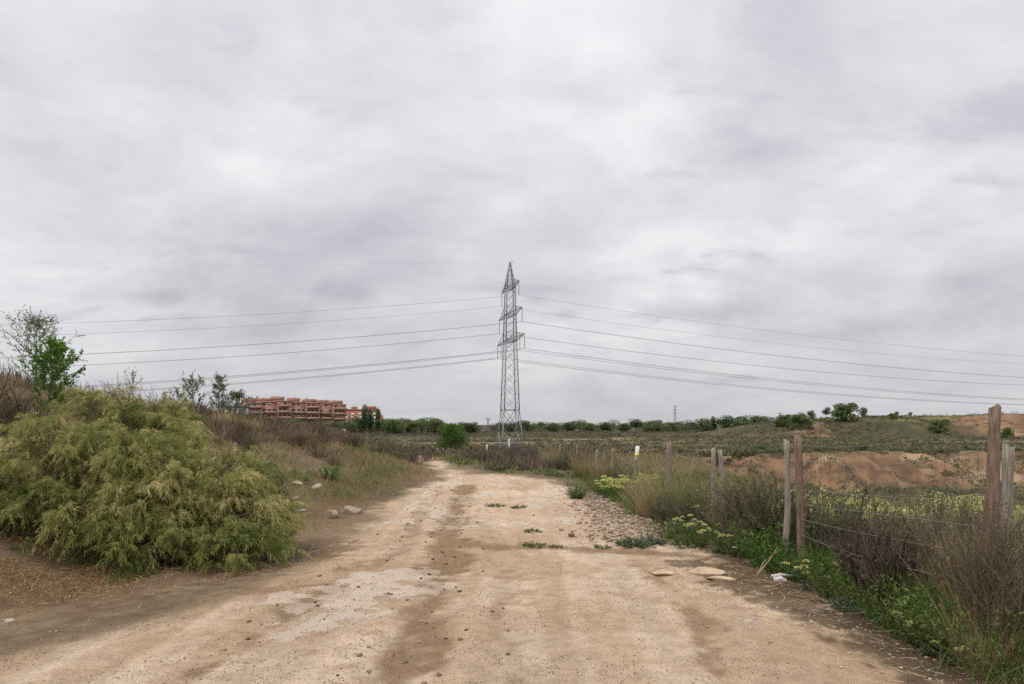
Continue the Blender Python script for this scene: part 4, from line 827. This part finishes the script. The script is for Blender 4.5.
# ------------------------------------------------------------------ big lattice pylon and its lines
PX, PY = at(510, 100); PZ = tz(PX, PY)
AX = Vector((3.95, -14.5, 0)).normalized(); LX = Vector((14.5, 3.95, 0)).normalized()
def pyl(x, y, z): v = AX * x + LX * y; return (v.x, v.y, z)
TOWER = solid('tower_steel', (.20, .205, .215), (.30, .305, .315), .65, (.6, .6, .6), 0, .2)
def zz_(row, d=100.0): return CAMZ - (row - HZ) / F * d - PZ
t = thing('electricity_pylon', 'tall grey lattice power pylon with three crossarms in the middle of the photo', 'pylon', (PX, PY, PZ))
prof = [(0, 1.75), (zz_(410), 1.12), (zz_(341), .80), (zz_(288), .62), (zz_(262), .06)]
def half(z): return float(np.interp(z, [p[0] for p in prof], [p[1] for p in prof]))
for sx, sy in ((-1, -1), (1, -1), (1, 1), (-1, 1)):
    g = Geo(); pts = [pyl(sx * w, sy * w, z if i else -.4) for i, (z, w) in enumerate(prof)]
    for a, b in zip(pts[:-1], pts[1:]): bar(g, a, b, .07)
    g.build('leg', TOWER, t)
    g = Geo(); box(g, pts[0][0] - .35, pts[0][0] + .35, pts[0][1] - .35, pts[0][1] + .35, -.5, .25); g.build('footing', solid('concrete', (.35, .34, .32), (.5, .48, .45), .9), t)
def panel(zs, cross=True, r=.026):
    g = Geo()
    for k in range(len(zs) - 1):
        z0, z1 = zs[k], zs[k + 1]; w0, w1 = half(z0), half(z1); c0 = [pyl(sx * w0, sy * w0, z0) for sx, sy in ((-1, -1), (1, -1), (1, 1), (-1, 1))]; c1 = [pyl(sx * w1, sy * w1, z1) for sx, sy in ((-1, -1), (1, -1), (1, 1), (-1, 1))]
        for i in range(4):
            j = (i + 1) % 4
            if k % 2 == 0 or cross: bar(g, c0[i], c1[j], r)
            if k % 2 == 1 or cross: bar(g, c0[j], c1[i], r)
    return g
panel([0.3, zz_(432), zz_(410)], True, .05).build('base_bracing', TOWER, t)
zl = [zz_(410)]
while zl[-1] < zz_(343): zl.append(zl[-1] + 1.75 * half(zl[-1]))
zl[-1] = zz_(341); panel(zl).build('body_bracing', TOWER, t)
panel(list(np.linspace(zz_(341), zz_(288), 9))).build('upper_bracing', TOWER, t); panel(list(np.linspace(zz_(288), zz_(263), 6))).build('peak_bracing', TOWER, t)
g = Geo()
for row in (410, 341, 315, 288):
    w = half(zz_(row)); c = [pyl(sx * w, sy * w, zz_(row)) for sx, sy in ((-1, -1), (1, -1), (1, 1), (-1, 1))]
    for i in range(4): bar(g, c[i], c[(i + 1) % 4], .06)
g.build('belt', TOWER, t)
g = Geo(); w = half(zz_(443)); bar(g, pyl(-w, -w, zz_(443)), pyl(w, -w, zz_(443)), .06); bar(g, pyl(-w, w, zz_(443)), pyl(w, w, zz_(443)), .06); bar(g, pyl(-w, -w, zz_(443)), pyl(-w, w, zz_(443)), .06); bar(g, pyl(w, -w, zz_(443)), pyl(w, w, zz_(443)), .06); g.build('lower_strut', TOWER, t)
INS = solid('insulator_glass', (.10, .11, .12), (.16, .17, .18), .4, (3, 3, 3), 0)
hang = []
for row, Lh, ins in ((288, 4.9, (1.0,)), (315, 6.5, (1.0,)), (341, 7.6, (1.0, .66))):
    z = zz_(row); w = half(z); g = Geo()
    for s in (-1, 1):
        tip = pyl(s * Lh, 0, z + .1); up = z + 1.25
        for q in (-1, 1):
            r0 = pyl(s * w, q * w, z); u0 = pyl(s * half(up), q * half(up), up)
            bar(g, r0, tip, .06); bar(g, u0, tip, .03)
            n = 4
            for k in range(n):
                a = Vector(r0).lerp(Vector(tip), k / n); b = Vector(u0).lerp(Vector(tip), (k + .5) / n); c = Vector(r0).lerp(Vector(tip), (k + 1) / n)
                bar(g, a, b, .016); bar(g, b, c, .016)
        for k in range(5):
            a = Vector(pyl(s * w, -w, z)).lerp(Vector(tip), k / 5); b = Vector(pyl(s * w, w, z)).lerp(Vector(tip), (k + 1) / 5); bar(g, a, b, .018)
            a = Vector(pyl(s * w, w, z)).lerp(Vector(tip), k / 5); b = Vector(pyl(s * w, -w, z)).lerp(Vector(tip), (k + 1) / 5); bar(g, a, b, .018)
        for f in ins:
            gi = Geo(); x = s * (w + (Lh - w) * f if f < 1 else Lh - .1)
            n = 14; zs = np.linspace(z, z - 1.9, n); pl = [[pyl(x, 0, q) for q in zs]]; tubes(gi, pl, [[.06 if k % 2 else .03 for k in range(n)]], .5, 6); gi.build('insulator', INS, t)
            hang.append((x, z - 1.9, row, s, f))
    g.build('crossarm', TOWER, t)
g = Geo(); bar(g, pyl(0, -.05, zz_(262)), pyl(.05, .6, zz_(262) + .03), .035); g.build('peak_bracket', TOWER, t)
CAB = solid('aluminium_cable', (.2, .2, .21), (.29, .29, .3), .6, (1, 1, 1), 0, .3)
def cable(x, z, side, sag, lab, r=.022, twin=False):
    L = 250.0; g = Geo(); K = 60
    for off in ((-.2, .2) if twin else (0,)):
        u = np.linspace(0, 1, K); s = u * L * side
        base = AX * (x + off); X = base.x + LX.x * s; Y = base.y + LX.y * s; Zc = z - 4 * sag * u * (1 - u)
        tubes(g, [np.stack([X, Y, Zc], 1)], [np.full(K, r)], .5, 4)
    o = g.build('power_line', CAB, None); o.location = (PX, PY, PZ); return tag(o, lab, 'power line', 'cables strung from the big pylon')
nm = {288: 'top', 315: 'middle', 341: 'lowest'}
for x, z, row, s, f in hang:
    end = ('near right' if s > 0 else 'far left') + (' tip' if f == 1 else ' inner point')
    for side in (-1, 1):
        cable(x, z, side, 8.8 if side < 0 else 6.6, f"thin cable running {'left' if side < 0 else 'right'} from the {end} of the {nm[row]} crossarm", .0145 if f == 1 else .0115, row != 288)
for side in (-1, 1): cable(0, zz_(262), side, 5.2, f"faint earth wire running {'left' if side < 0 else 'right'} from the peak of the big pylon", .004)
# far pylon and poles on the horizon
def far_pylon(px, d, h, lab, arms=3, w=.9):
    x, y = at(px, d); t = thing('electricity_pylon', lab, 'pylon', (x, y, tz(x, y)), .3, 'small far pylons')
    g = Geo(); b = w
    for sx in (-1, 1):
        for sy in (-1, 1): bar(g, (sx * b, sy * b, -.3), (sx * .15, sy * .15, h), .08)
    for k in range(12):
        z0, z1 = h * k / 12, h * (k + 1) / 12; w0 = b + (.15 - b) * k / 12; w1 = b + (.15 - b) * (k + 1) / 12
        for sy in (-1, 1): bar(g, (-w0, sy * w0, z0), (w1, sy * w1, z1), .08)
    g.build('mast', TOWER, t)
    for k in range(arms):
        g = Geo(); z = h * (.94 - .12 * k); bar(g, (-1.7, 0, z), (1.7, 0, z), .08); bar(g, (-1.7, 0, z), (0, 0, z + 1), .05); bar(g, (1.7, 0, z), (0, 0, z + 1), .05); g.build('crossarm', TOWER, t)
far_pylon(675, 420, 16.5, 'small far pylon rising above the treeline right of the big pylon')
far_pylon(780, 330, 7.5, 'tiny cross shaped pole behind the treeline left of the hill', 1, .35)
far_pylon(488, 380, 8.0, 'tiny far pylon on the horizon just left of the big pylon', 2, .5)

# ------------------------------------------------------------------ buildings far left
BRICK = solid('pinkish_brick', (.29, .155, .115), (.38, .225, .17), .9, (.5, .5, 1.2), 0)
BRICKL = solid('pale_brick', (.36, .215, .165), (.45, .29, .225), .9, (.5, .5, 1.2), 0)
BRICKR = solid('red_brick', (.32, .13, .095), (.40, .18, .135), .9, (.5, .5, 1.2), 0)
DARKG = solid('dark_window_glass', (.035, .035, .04), (.07, .07, .075), .25, (.8, .8, .8), 0)
RENDER = solid('white_render', (.62, .61, .59), (.74, .73, .71), .9, (.3, .3, .3), 0)
ROOFG = solid('grey_roof', (.14, .14, .15), (.2, .2, .21), .8, (.3, .3, .3), 0)
def gbox(name, m, parent, *b):
    g = Geo(); box(g, *b); return g.build(name, m, parent)
rb = random.Random(5)
a0 = at(247, 345); a1 = at(346, 385); L = math.hypot(a1[0] - a0[0], a1[1] - a0[1]); rz = math.atan2(a1[1] - a0[1], a1[0] - a0[0])
bz = -2.2
t = thing('apartment_block', 'long stepped pinkish brick apartment block with rows of balconies', 'building', (a0[0], a0[1], bz), rz)
nseg = 7; sw = L / nseg; tops = [15.8, 16.4, 17.0, 16.6, 16.4, 16.4, 15.8]
for k in range(nseg):
    x0, x1 = k * sw, (k + 1) * sw; top = tops[k]; fl = 5; fh = (top - 1.5) / fl; y0 = (k % 2) * .9
    wl = gbox('wall', BRICK, t, x0 + .02, x1 - .02, y0, 13, -1, top - 1.4)
    for f in range(fl):
        z = f * fh + .4
        if f < fl - 1 or k % 2 == 0:
            bx_ = gbox('balcony', BRICKL, t, x0 + .35, x1 - .35 - (k % 3) * .5, y0 - 1.7, y0 - .004, z, z + 1.15)
        for w in range(3 if f < 4 else 2):
            xx = x0 + sw * (w + .5) / 3 + rb.uniform(-.25, .25); wi = gbox('window', DARKG, t, xx - .75, xx + .75, y0 - .06, y0 + .05, z + 1.3, z + fh - .75)
            if rb.random() < .3: gbox('blind', RENDER, wi, xx - .7, xx + .7, y0 - .09, y0 - .064, z + 1.6, z + fh - .8)
    gbox('roof_parapet', BRICKL, t, x0, x1, y0 - .3, 13.2, top - 1.395, top - .8)
    pw = sw * rb.uniform(.45, .7); px_ = x0 + rb.uniform(.5, sw - pw); ph_ = gbox('penthouse', BRICK, t, px_, px_ + pw, y0 + 1.5, 10, top - .795, top + rb.uniform(.5, 1.2))
    for c in range(2):
        cx = x0 + rb.uniform(1, sw - 1.5); gbox('chimney', BRICK, t, cx, cx + .7, 10.1 + c, 10.8 + c, top - .795, top + rb.uniform(1.2, 2.2))
gbox('stair_tower', BRICK, t, -7, -.05, 1, 12, -1, 10.5); gbox('stair_glazing', solid('blue_glazing', (.06, .09, .16), (.09, .13, .22), .3, (1, 1, 1), 0), t, -.9, 1.1, -2.0, -1.72, 1.2, 11)
for f in range(3): gbox('terrace', BRICKL, t, -9.5 + f * .8, -.95, -1.2, .99, 1.2 + f * 3, 2.5 + f * 3)
t = thing('red_brick_block', 'red brick apartment block with white window strips at the right end of the long one', 'building', (*at(343.5, 394), bz), .12)
Wd = 19.5
gbox('wall', BRICKR, t, 0, Wd, 0, 12, -1, 11.9); gbox('cornice', BRICKL, t, -.2, Wd + .2, -.25, 12.2, 11.904, 12.5)
gbox('penthouse', BRICKR, t, 12, 18, 2, 9, 12.504, 14.2); gbox('penthouse', BRICK, t, 4.2, 7, 2, 9, 12.504, 14.0); gbox('side_wing', BRICKR, t, Wd + .02, Wd + 2.4, 1.2, 11, -1, 9)
for i, xx in enumerate((1.6, 5.2, 9.4, 14.2, 17.6)):
    s = gbox('window_strip', RENDER, t, xx - .75, xx + .75, -.09, -.004, 1.0, 10.2)
    for f in range(4): gbox('pane', DARKG, s, xx - .55, xx + .55, -.14, -.094, 1.6 + f * 2.3, 2.5 + f * 2.3)
t = thing('white_building', 'pale white house with a dark flat roof left of the brick block', 'building', (*at(225, 330), bz), .1)
gbox('wall', RENDER, t, 0, 8.5, 0, 9, -1, 12.0); gbox('roof', ROOFG, t, -.6, 9.1, -.8, 9.5, 12.004, 12.9)
for k in range(3): gbox('window', DARKG, t, 1 + k * 2.6, 2.5 + k * 2.6, -.08, -.004, 8.6, 10.2)
hx, hy = at(320, 215)
t = thing('white_hut', 'low whitish hut with a dark opening below the brick block', 'hut', (hx, hy, -1.6), .05)
gbox('wall', RENDER, t, 0, 6.6, 0, 3, -.5, 1.2); gbox('roof', ROOFG, t, -.3, 5.0, -.3, 3.3, 1.204, 1.6); gbox('opening', DARKG, t, 1.4, 3.8, -.05, -.004, .25, 1.1); gbox('gate_wall', RENDER, t, 6.7, 7.9, .2, .5, -.5, 1.5)

# ------------------------------------------------------------------ trees on the horizon
KD = {'dark': Kind(make_tree(201, 9, 8.5, 'treeA', trunkh=.02)), 'mid': Kind(make_tree(202, 8, 9, 'treeB', trunkh=.02)), 'pale': Kind(make_tree(203, 8, 8, 'treeC', n=1800, gap=.7, trunkh=.02)), 'dark2': Kind(make_tree(204, 10, 7.5, 'treeA', n=2400)), 'mid2': Kind(make_tree(205, 9, 7, 'treeB', n=2200)),
      'cyp': Kind(make_tree(206, 13, 4.0, 'treeA', name='cypress_tree', n=2600, trunkh=.06, lob=16, tall=1.3)), 'bare': Kind(make_tree(207, 10, 7, 'treeC', n=650, gap=.8, name='thin_tree'))}
WORD = {'dark': 'dark broad tree', 'mid': 'green broad tree', 'pale': 'pale loose tree', 'dark2': 'dark tall tree', 'mid2': 'green upright tree', 'cyp': 'narrow cypress tree', 'bare': 'thin greyish tree'}
def row(spec, where, group, wide=2.0):
    cnt = {}
    for kd, px, top, d in spec:
        cnt[kd] = cnt.get(kd, 0) + 1; x, y = at(px, d); z = tz(x, y); h0 = {'dark': 9, 'mid': 8, 'pale': 8, 'dark2': 10, 'mid2': 9, 'cyp': 13, 'bare': 10}[kd]
        h = (CAMZ - (top - HZ) / F * d - z) * (.93 if wide == 2.0 else 1); s = h / h0 / .97
        KD[kd].put(x, y, f"{ords[min(cnt[kd] - 1, 11)]} {WORD[kd]} from left {where}", px * 1.3, (s * wide, s * wide, s * 1.05), group=group)
rt = random.Random(9)
row([('cyp', 363, 407.5, 300), ('cyp', 371, 411, 305), ('cyp', 377, 410.5, 315), ('dark', 355, 417, 300)], 'before the red brick block', 'trees before the red brick block', 1.1)
sp = []
for k, px in enumerate((252, 259, 266, 274, 282, 290, 297, 305, 313, 322, 331, 340, 348)): sp.append((('mid', 'dark', 'mid2', 'dark', 'pale')[k % 5], px, 420.3 + rt.uniform(-1.0, 1.6) + (1.0 if px > 300 else 0), 290 + rt.uniform(-10, 10)))
row(sp, 'below the long brick block', 'trees below the long brick block')
sp = []
for k, px in enumerate((383, 389, 395, 401, 408, 414, 421, 428, 435, 441)): sp.append((('dark2', 'mid', 'pale', 'mid', 'dark', 'mid2')[k % 6], px, 419.5 + rt.uniform(-1.2, 1.6), 330 + rt.uniform(-20, 40)))
row(sp, 'between red brick block and roadside tree', 'trees left of the roadside tree')
row([('dark', 462, 421.5, 330), ('dark', 474, 421.5, 335), ('pale', 493, 424, 420)], 'between roadside tree and big pylon', 'trees left of the big pylon')
sp = []; cyc = ('mid', 'dark', 'mid2', 'mid', 'pale', 'dark2', 'mid', 'dark')
for k, px in enumerate((503, 512, 520, 528, 535, 542, 549, 556, 563, 571)): sp.append((cyc[k % 8], px, 422.5 + rt.uniform(-1.6, 1.5), 420 + rt.uniform(-30, 30)))
row(sp, 'in the treeline right of the big pylon', 'trees right of the big pylon')
sp = []
for k, (px, tp) in enumerate(((580, 420), (587, 423), (594, 424), (602, 422.5), (606, 422), (614, 419.8), (621, 423), (628, 423), (636, 419.6), (644, 423), (652, 421), (658, 419.5), (666, 423))): sp.append((('mid2', 'mid', 'pale', 'mid', 'dark', 'bare', 'dark', 'mid', 'dark2', 'mid', 'mid', 'dark', 'mid')[k], px, tp, 410 + rt.uniform(-25, 25)))
row(sp, 'in treeline left of small far pylon', 'trees left of the small far pylon')
sp = []
for k, (px, tp) in enumerate(((673, 422.5), (682, 422), (690, 420.5), (699, 419), (707, 421), (714, 416.5), (724, 416.5), (733, 420), (741, 418.5), (749, 416.3), (757, 416), (765, 416.5), (773, 418), (666, 425))): sp.append((('mid', 'mid', 'pale', 'mid', 'dark', 'cyp', 'dark2', 'mid', 'mid2', 'mid', 'dark', 'mid', 'pale', 'pale')[k], px, tp, 385 + rt.uniform(-25, 25)))
row(sp, 'between small far pylon and hill', 'trees left of the hill')
row([('mid', 783, 417.5, 300), ('dark', 803, 413.5, 300), ('mid2', 791, 420, 285)], 'at the left foot of the hill', 'trees at the foot of the hill')
row([('dark', 812, 410.5, 298), ('dark2', 826, 408.5, 296), ('bare', 850, 405.5, 290), ('dark', 863, 407.5, 288), ('dark', 896, 411.5, 294), ('pale', 801, 413, 292), ('dark', 910, 412, 298)], 'on the skyline of the hill', 'trees on the hill', 1.15)
hb = make_tree(208, 4, 7, 'treeB', name='hill_bush', n=5200, leaf=.3, trunkh=-.15, lob=40, cat='bush', ls=.62, gap=.8); HB = Kind(hb)
for px, d, s, lab in ((846, 262, (1.9, 1.7, 1.75), 'large dark green bush on the left part of the hill slope'), (940, 247, (1.35, 1.3, 1.3), 'large dark green bush high on the slope left of the sandy scar'), (800, 252, (1.5, 1.4, 1.3), 'green bush at the left foot of the hill slope'), (784, 262, (1.2, 1.1, 1.2), 'smaller green bush left of the one at the hill foot'), (1008, 226, (.7, .7, .95), 'small green bush below the sandy scar of the hill'), (893, 262, (.55, .55, .6), 'tiny green bush in the middle of the hill slope')):
    HB.put(*at(px, d), lab, px, s, group='bushes on the hill')
for px, d, s, lab in ((806, 60, .3, 'small green bush at the left end of the orange clay bank'), (759, 74, .28, 'small dark bush on the field left of the clay bank')):
    HB.put(*at(px, d), lab, px, s, group='bushes by the clay bank')
o = make_tree(209, 3.4, 4.6, 'fresh', 'bright green bushy tree beside the bend of the track, left of the big pylon', 'roadside_tree', n=9000, leaf=.15, trunkh=-.05, lob=18, gap=.8); place(o, *at(451, 46), sc=(.52, .52, .68))

# ------------------------------------------------------------------ distant ridge
def ridge(name, label, px0, px1, d, prof, mat):
    xs = np.linspace(at(px0, d)[0], at(px1, d)[0], 60); u = np.linspace(0, 1, 60); h = np.interp(u, *prof) + (fbm(u * 9, u * 0, 3, 4) - .5) * 8 * np.sin(u * np.pi)
    rows = []
    for v in np.linspace(0, 1, 13):
        rows.append(np.stack([xs, d - 250 + 500 * v + 0 * xs, -6 + (h + 4) * math.sin(v * math.pi) ** .8], 1))
    g = Geo(); V = np.stack(rows); idx = np.arange(V.shape[0] * 60).reshape(-1, 60); g.add(V.reshape(-1, 3), np.stack([idx[:-1, :-1], idx[:-1, 1:], idx[1:, 1:], idx[1:, :-1]], -1).reshape(-1, 4), .5)
    return setting(g.build(name, mat, None, True), 'structure', label)
ridge('distant_hills', 'dark wooded hill far off behind the left trees', 300, 470, 1500, ([0, .3, .55, .8, 1], [10, 21, 13, 7, 0]), solid('wooded_hill', (.03, .045, .03), (.05, .07, .04), .9, (.02, .02, .02), 0))

# ------------------------------------------------------------------ sky, sun, camera
SUN_EL, SUN_AZ = math.radians(58), math.radians(215)      # high behind the camera, a little to the left, veiled by cloud
w = bpy.data.worlds.new('World'); SC.world = w; w.use_nodes = True; nt = w.node_tree; nd, ln = nt.nodes, nt.links; nd.clear()
out = nd.new('ShaderNodeOutputWorld'); bg = nd.new('ShaderNodeBackground'); ln.new(bg.outputs[0], out.inputs[0]); bg.inputs[1].default_value = .1
sky = nd.new('ShaderNodeTexSky'); sky.sky_type = 'NISHITA'; sky.sun_disc = False; sky.sun_elevation = SUN_EL; sky.sun_rotation = SUN_AZ; sky.air_density = 1.2; sky.dust_density = 2.5
tc = nd.new('ShaderNodeTexCoord'); sep = nd.new('ShaderNodeSeparateXYZ'); ln.new(tc.outputs['Generated'], sep.inputs[0])
def mth(op, a, b=None, clamp=False):
    k = nd.new('ShaderNodeMath'); k.operation = op; k.use_clamp = clamp
    for i, v in enumerate((a, b)):
        if v is None: continue
        if isinstance(v, (int, float)): k.inputs[i].default_value = v
        else: ln.new(v, k.inputs[i])
    return k.outputs[0]
def mrg(v, a0, a1, b0, b1, smooth=False):
    k = nd.new('ShaderNodeMapRange'); k.inputs[1].default_value = a0; k.inputs[2].default_value = a1; k.inputs[3].default_value = b0; k.inputs[4].default_value = b1
    if smooth: k.interpolation_type = 'SMOOTHSTEP'
    ln.new(v, k.inputs[0]); return k.outputs[0]
zc = mth('MAXIMUM', sep.outputs[2], 0.0); den = mth('ADD', zc, .30)
cu = nd.new('ShaderNodeCombineXYZ'); ln.new(mth('DIVIDE', sep.outputs[0], den), cu.inputs[0]); ln.new(mth('DIVIDE', sep.outputs[1], den), cu.inputs[1])
def cloud(scale, det, rough, dist, loc, rot=0, sc=(1, 1, 1)):
    mp = nd.new('ShaderNodeMapping'); mp.inputs['Location'].default_value = loc; mp.inputs['Rotation'].default_value = (0, 0, rot); mp.inputs['Scale'].default_value = sc; ln.new(cu.outputs[0], mp.inputs[0])
    n = nd.new('ShaderNodeTexNoise'); n.inputs['Scale'].default_value = scale; n.inputs['Detail'].default_value = det; n.inputs['Roughness'].default_value = rough; n.inputs['Distortion'].default_value = dist
    ln.new(mp.outputs[0], n.inputs['Vector']); return n.outputs['Fac']
n1 = cloud(1.3, 7, .55, .5, (3.1, 1.7, 0), .5, (1, .8, 1)); n2 = cloud(3.4, 8, .6, .3, (7, 2.2, 0), -.3, (.8, 1, 1)); n3 = cloud(4.0, 6, .55, .2, (1, 4, 0), 0, (.8, 1, 1))
c = mth('ADD', mth('MULTIPLY', mrg(n1, .3, .7, 0, 1), .55), mth('MULTIPLY', mrg(n2, .3, .7, 0, 1), .33)); c = mth('ADD', c, mth('MULTIPLY', mrg(n3, .3, .7, 0, 1), .18))
pu = mth('DIVIDE', sep.outputs[0], mth('MAXIMUM', sep.outputs[1], .05)); pv = mth('DIVIDE', sep.outputs[2], mth('MAXIMUM', sep.outputs[1], .05))
pn = cloud(5.5, 6, .6, .3, (2, 8, 0), 0, (1, 1, 1)); pn2 = cloud(2.2, 5, .55, .3, (6, 3, 0), 0, (1, 1, 1))
for bx, by, brx, bry, k in ((350, 290, 34, 17, -.30), (752, 152, 70, 38, -.24), (700, 313, 75, 14, -.26), (155, 298, 34, 10, -.22), (590, 96, 60, 26, -.14), (890, 325, 60, 16, -.14), (380, 235, 90, 60, -.08), (90, 195, 130, 60, -.14),
                            (275, 160, 110, 70, .22), (500, 120, 130, 80, .18), (160, 212, 60, 36, .2), (650, 240, 90, 50, .14), (40, 110, 110, 60, .1), (900, 200, 160, 90, .06)):
    du = mth('DIVIDE', mth('SUBTRACT', pu, (bx - 512) / F), brx / F); dv = mth('DIVIDE', mth('SUBTRACT', pv, (HZ - by) / F), bry / F)
    dd_ = mth('SQRT', mth('ADD', mth('MULTIPLY', du, du), mth('MULTIPLY', dv, dv)))
    dd_ = mth('ADD', dd_, mth('MULTIPLY', mth('SUBTRACT', pn if k < 0 else pn2, .5), 2.2)); c = mth('ADD', c, mth('MULTIPLY', mrg(dd_, -.2, 1.35, 1, 0, True), k * (1.35 if brx < 80 and k < 0 else 1.15)))
cr = ramp(nd, [(.53, .53, .575), (.615, .615, .66), (.70, .70, .74), (.785, .783, .812), (.89, .887, .90)]); ln.new(mrg(c, .10, .80, 0, 1), cr.inputs[0])
# dark shreds of lower cloud here and there
sh = cloud(3.6, 6, .55, .1, (5.3, 9.2, 0), .1, (.6, 1.2, 1)); shm = mth('MULTIPLY', mrg(sh, .58, .72, 0, .7, True), 1.0)
mx = nd.new('ShaderNodeMix'); mx.data_type = 'RGBA'; ln.new(shm, mx.inputs[0]); ln.new(cr.outputs[0], mx.inputs[6]); mx.inputs[7].default_value = (.54, .54, .60, 1)
# overcast brightness: dimmer and bluer at the horizon, brightest overhead
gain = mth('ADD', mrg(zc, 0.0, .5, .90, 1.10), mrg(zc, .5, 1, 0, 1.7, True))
hzm = nd.new('ShaderNodeMix'); hzm.data_type = 'RGBA'; ln.new(mrg(zc, 0, .16, .55, 0, True), hzm.inputs[0]); ln.new(mx.outputs[2], hzm.inputs[6]); hzm.inputs[7].default_value = (.62, .62, .66, 1)
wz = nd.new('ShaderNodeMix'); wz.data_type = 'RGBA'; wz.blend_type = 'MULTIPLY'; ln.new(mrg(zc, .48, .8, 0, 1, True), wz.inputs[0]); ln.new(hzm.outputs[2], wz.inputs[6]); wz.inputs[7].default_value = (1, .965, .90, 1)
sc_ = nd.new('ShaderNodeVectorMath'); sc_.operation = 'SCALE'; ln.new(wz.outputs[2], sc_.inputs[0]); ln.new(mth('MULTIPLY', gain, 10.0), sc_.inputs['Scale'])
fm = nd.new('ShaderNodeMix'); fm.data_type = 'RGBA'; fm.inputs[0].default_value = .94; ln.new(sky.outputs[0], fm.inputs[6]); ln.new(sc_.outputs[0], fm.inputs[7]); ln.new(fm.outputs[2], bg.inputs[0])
sd = bpy.data.lights.new('sun', 'SUN'); sd.energy = 1.5; sd.angle = math.radians(22); sd.color = (1, .93, .83); so = bpy.data.objects.new('sun', sd); COL.objects.link(so)
az = SUN_AZ; vec = Vector((math.sin(az) * math.cos(SUN_EL), math.cos(az) * math.cos(SUN_EL), math.sin(SUN_EL))); so.rotation_euler = vec.to_track_quat('Z', 'Y').to_euler()
cd = bpy.data.cameras.new('camera'); cam = bpy.data.objects.new('camera', cd); COL.objects.link(cam); cam.location = (0, 0, CAMZ); cam.rotation_euler = (math.pi / 2, 0, 0)
cd.sensor_width = 36; cd.lens = 24; cd.shift_y = (HZ - 342) / 1024; cd.clip_end = 8000; cd.clip_start = .05; SC.camera = cam
vs = SC.view_settings; SC.display_settings.display_device = 'sRGB'; vs.view_transform = 'Standard'; vs.look = 'None'; vs.exposure = 0; vs.gamma = 1; vs.use_curve_mapping = False
SC.cycles.use_denoising = False; SC.cycles.max_bounces = 6; SC.cycles.transparent_max_bounces = 8; SC.cycles.use_adaptive_sampling = True; SC.cycles.adaptive_threshold = .01
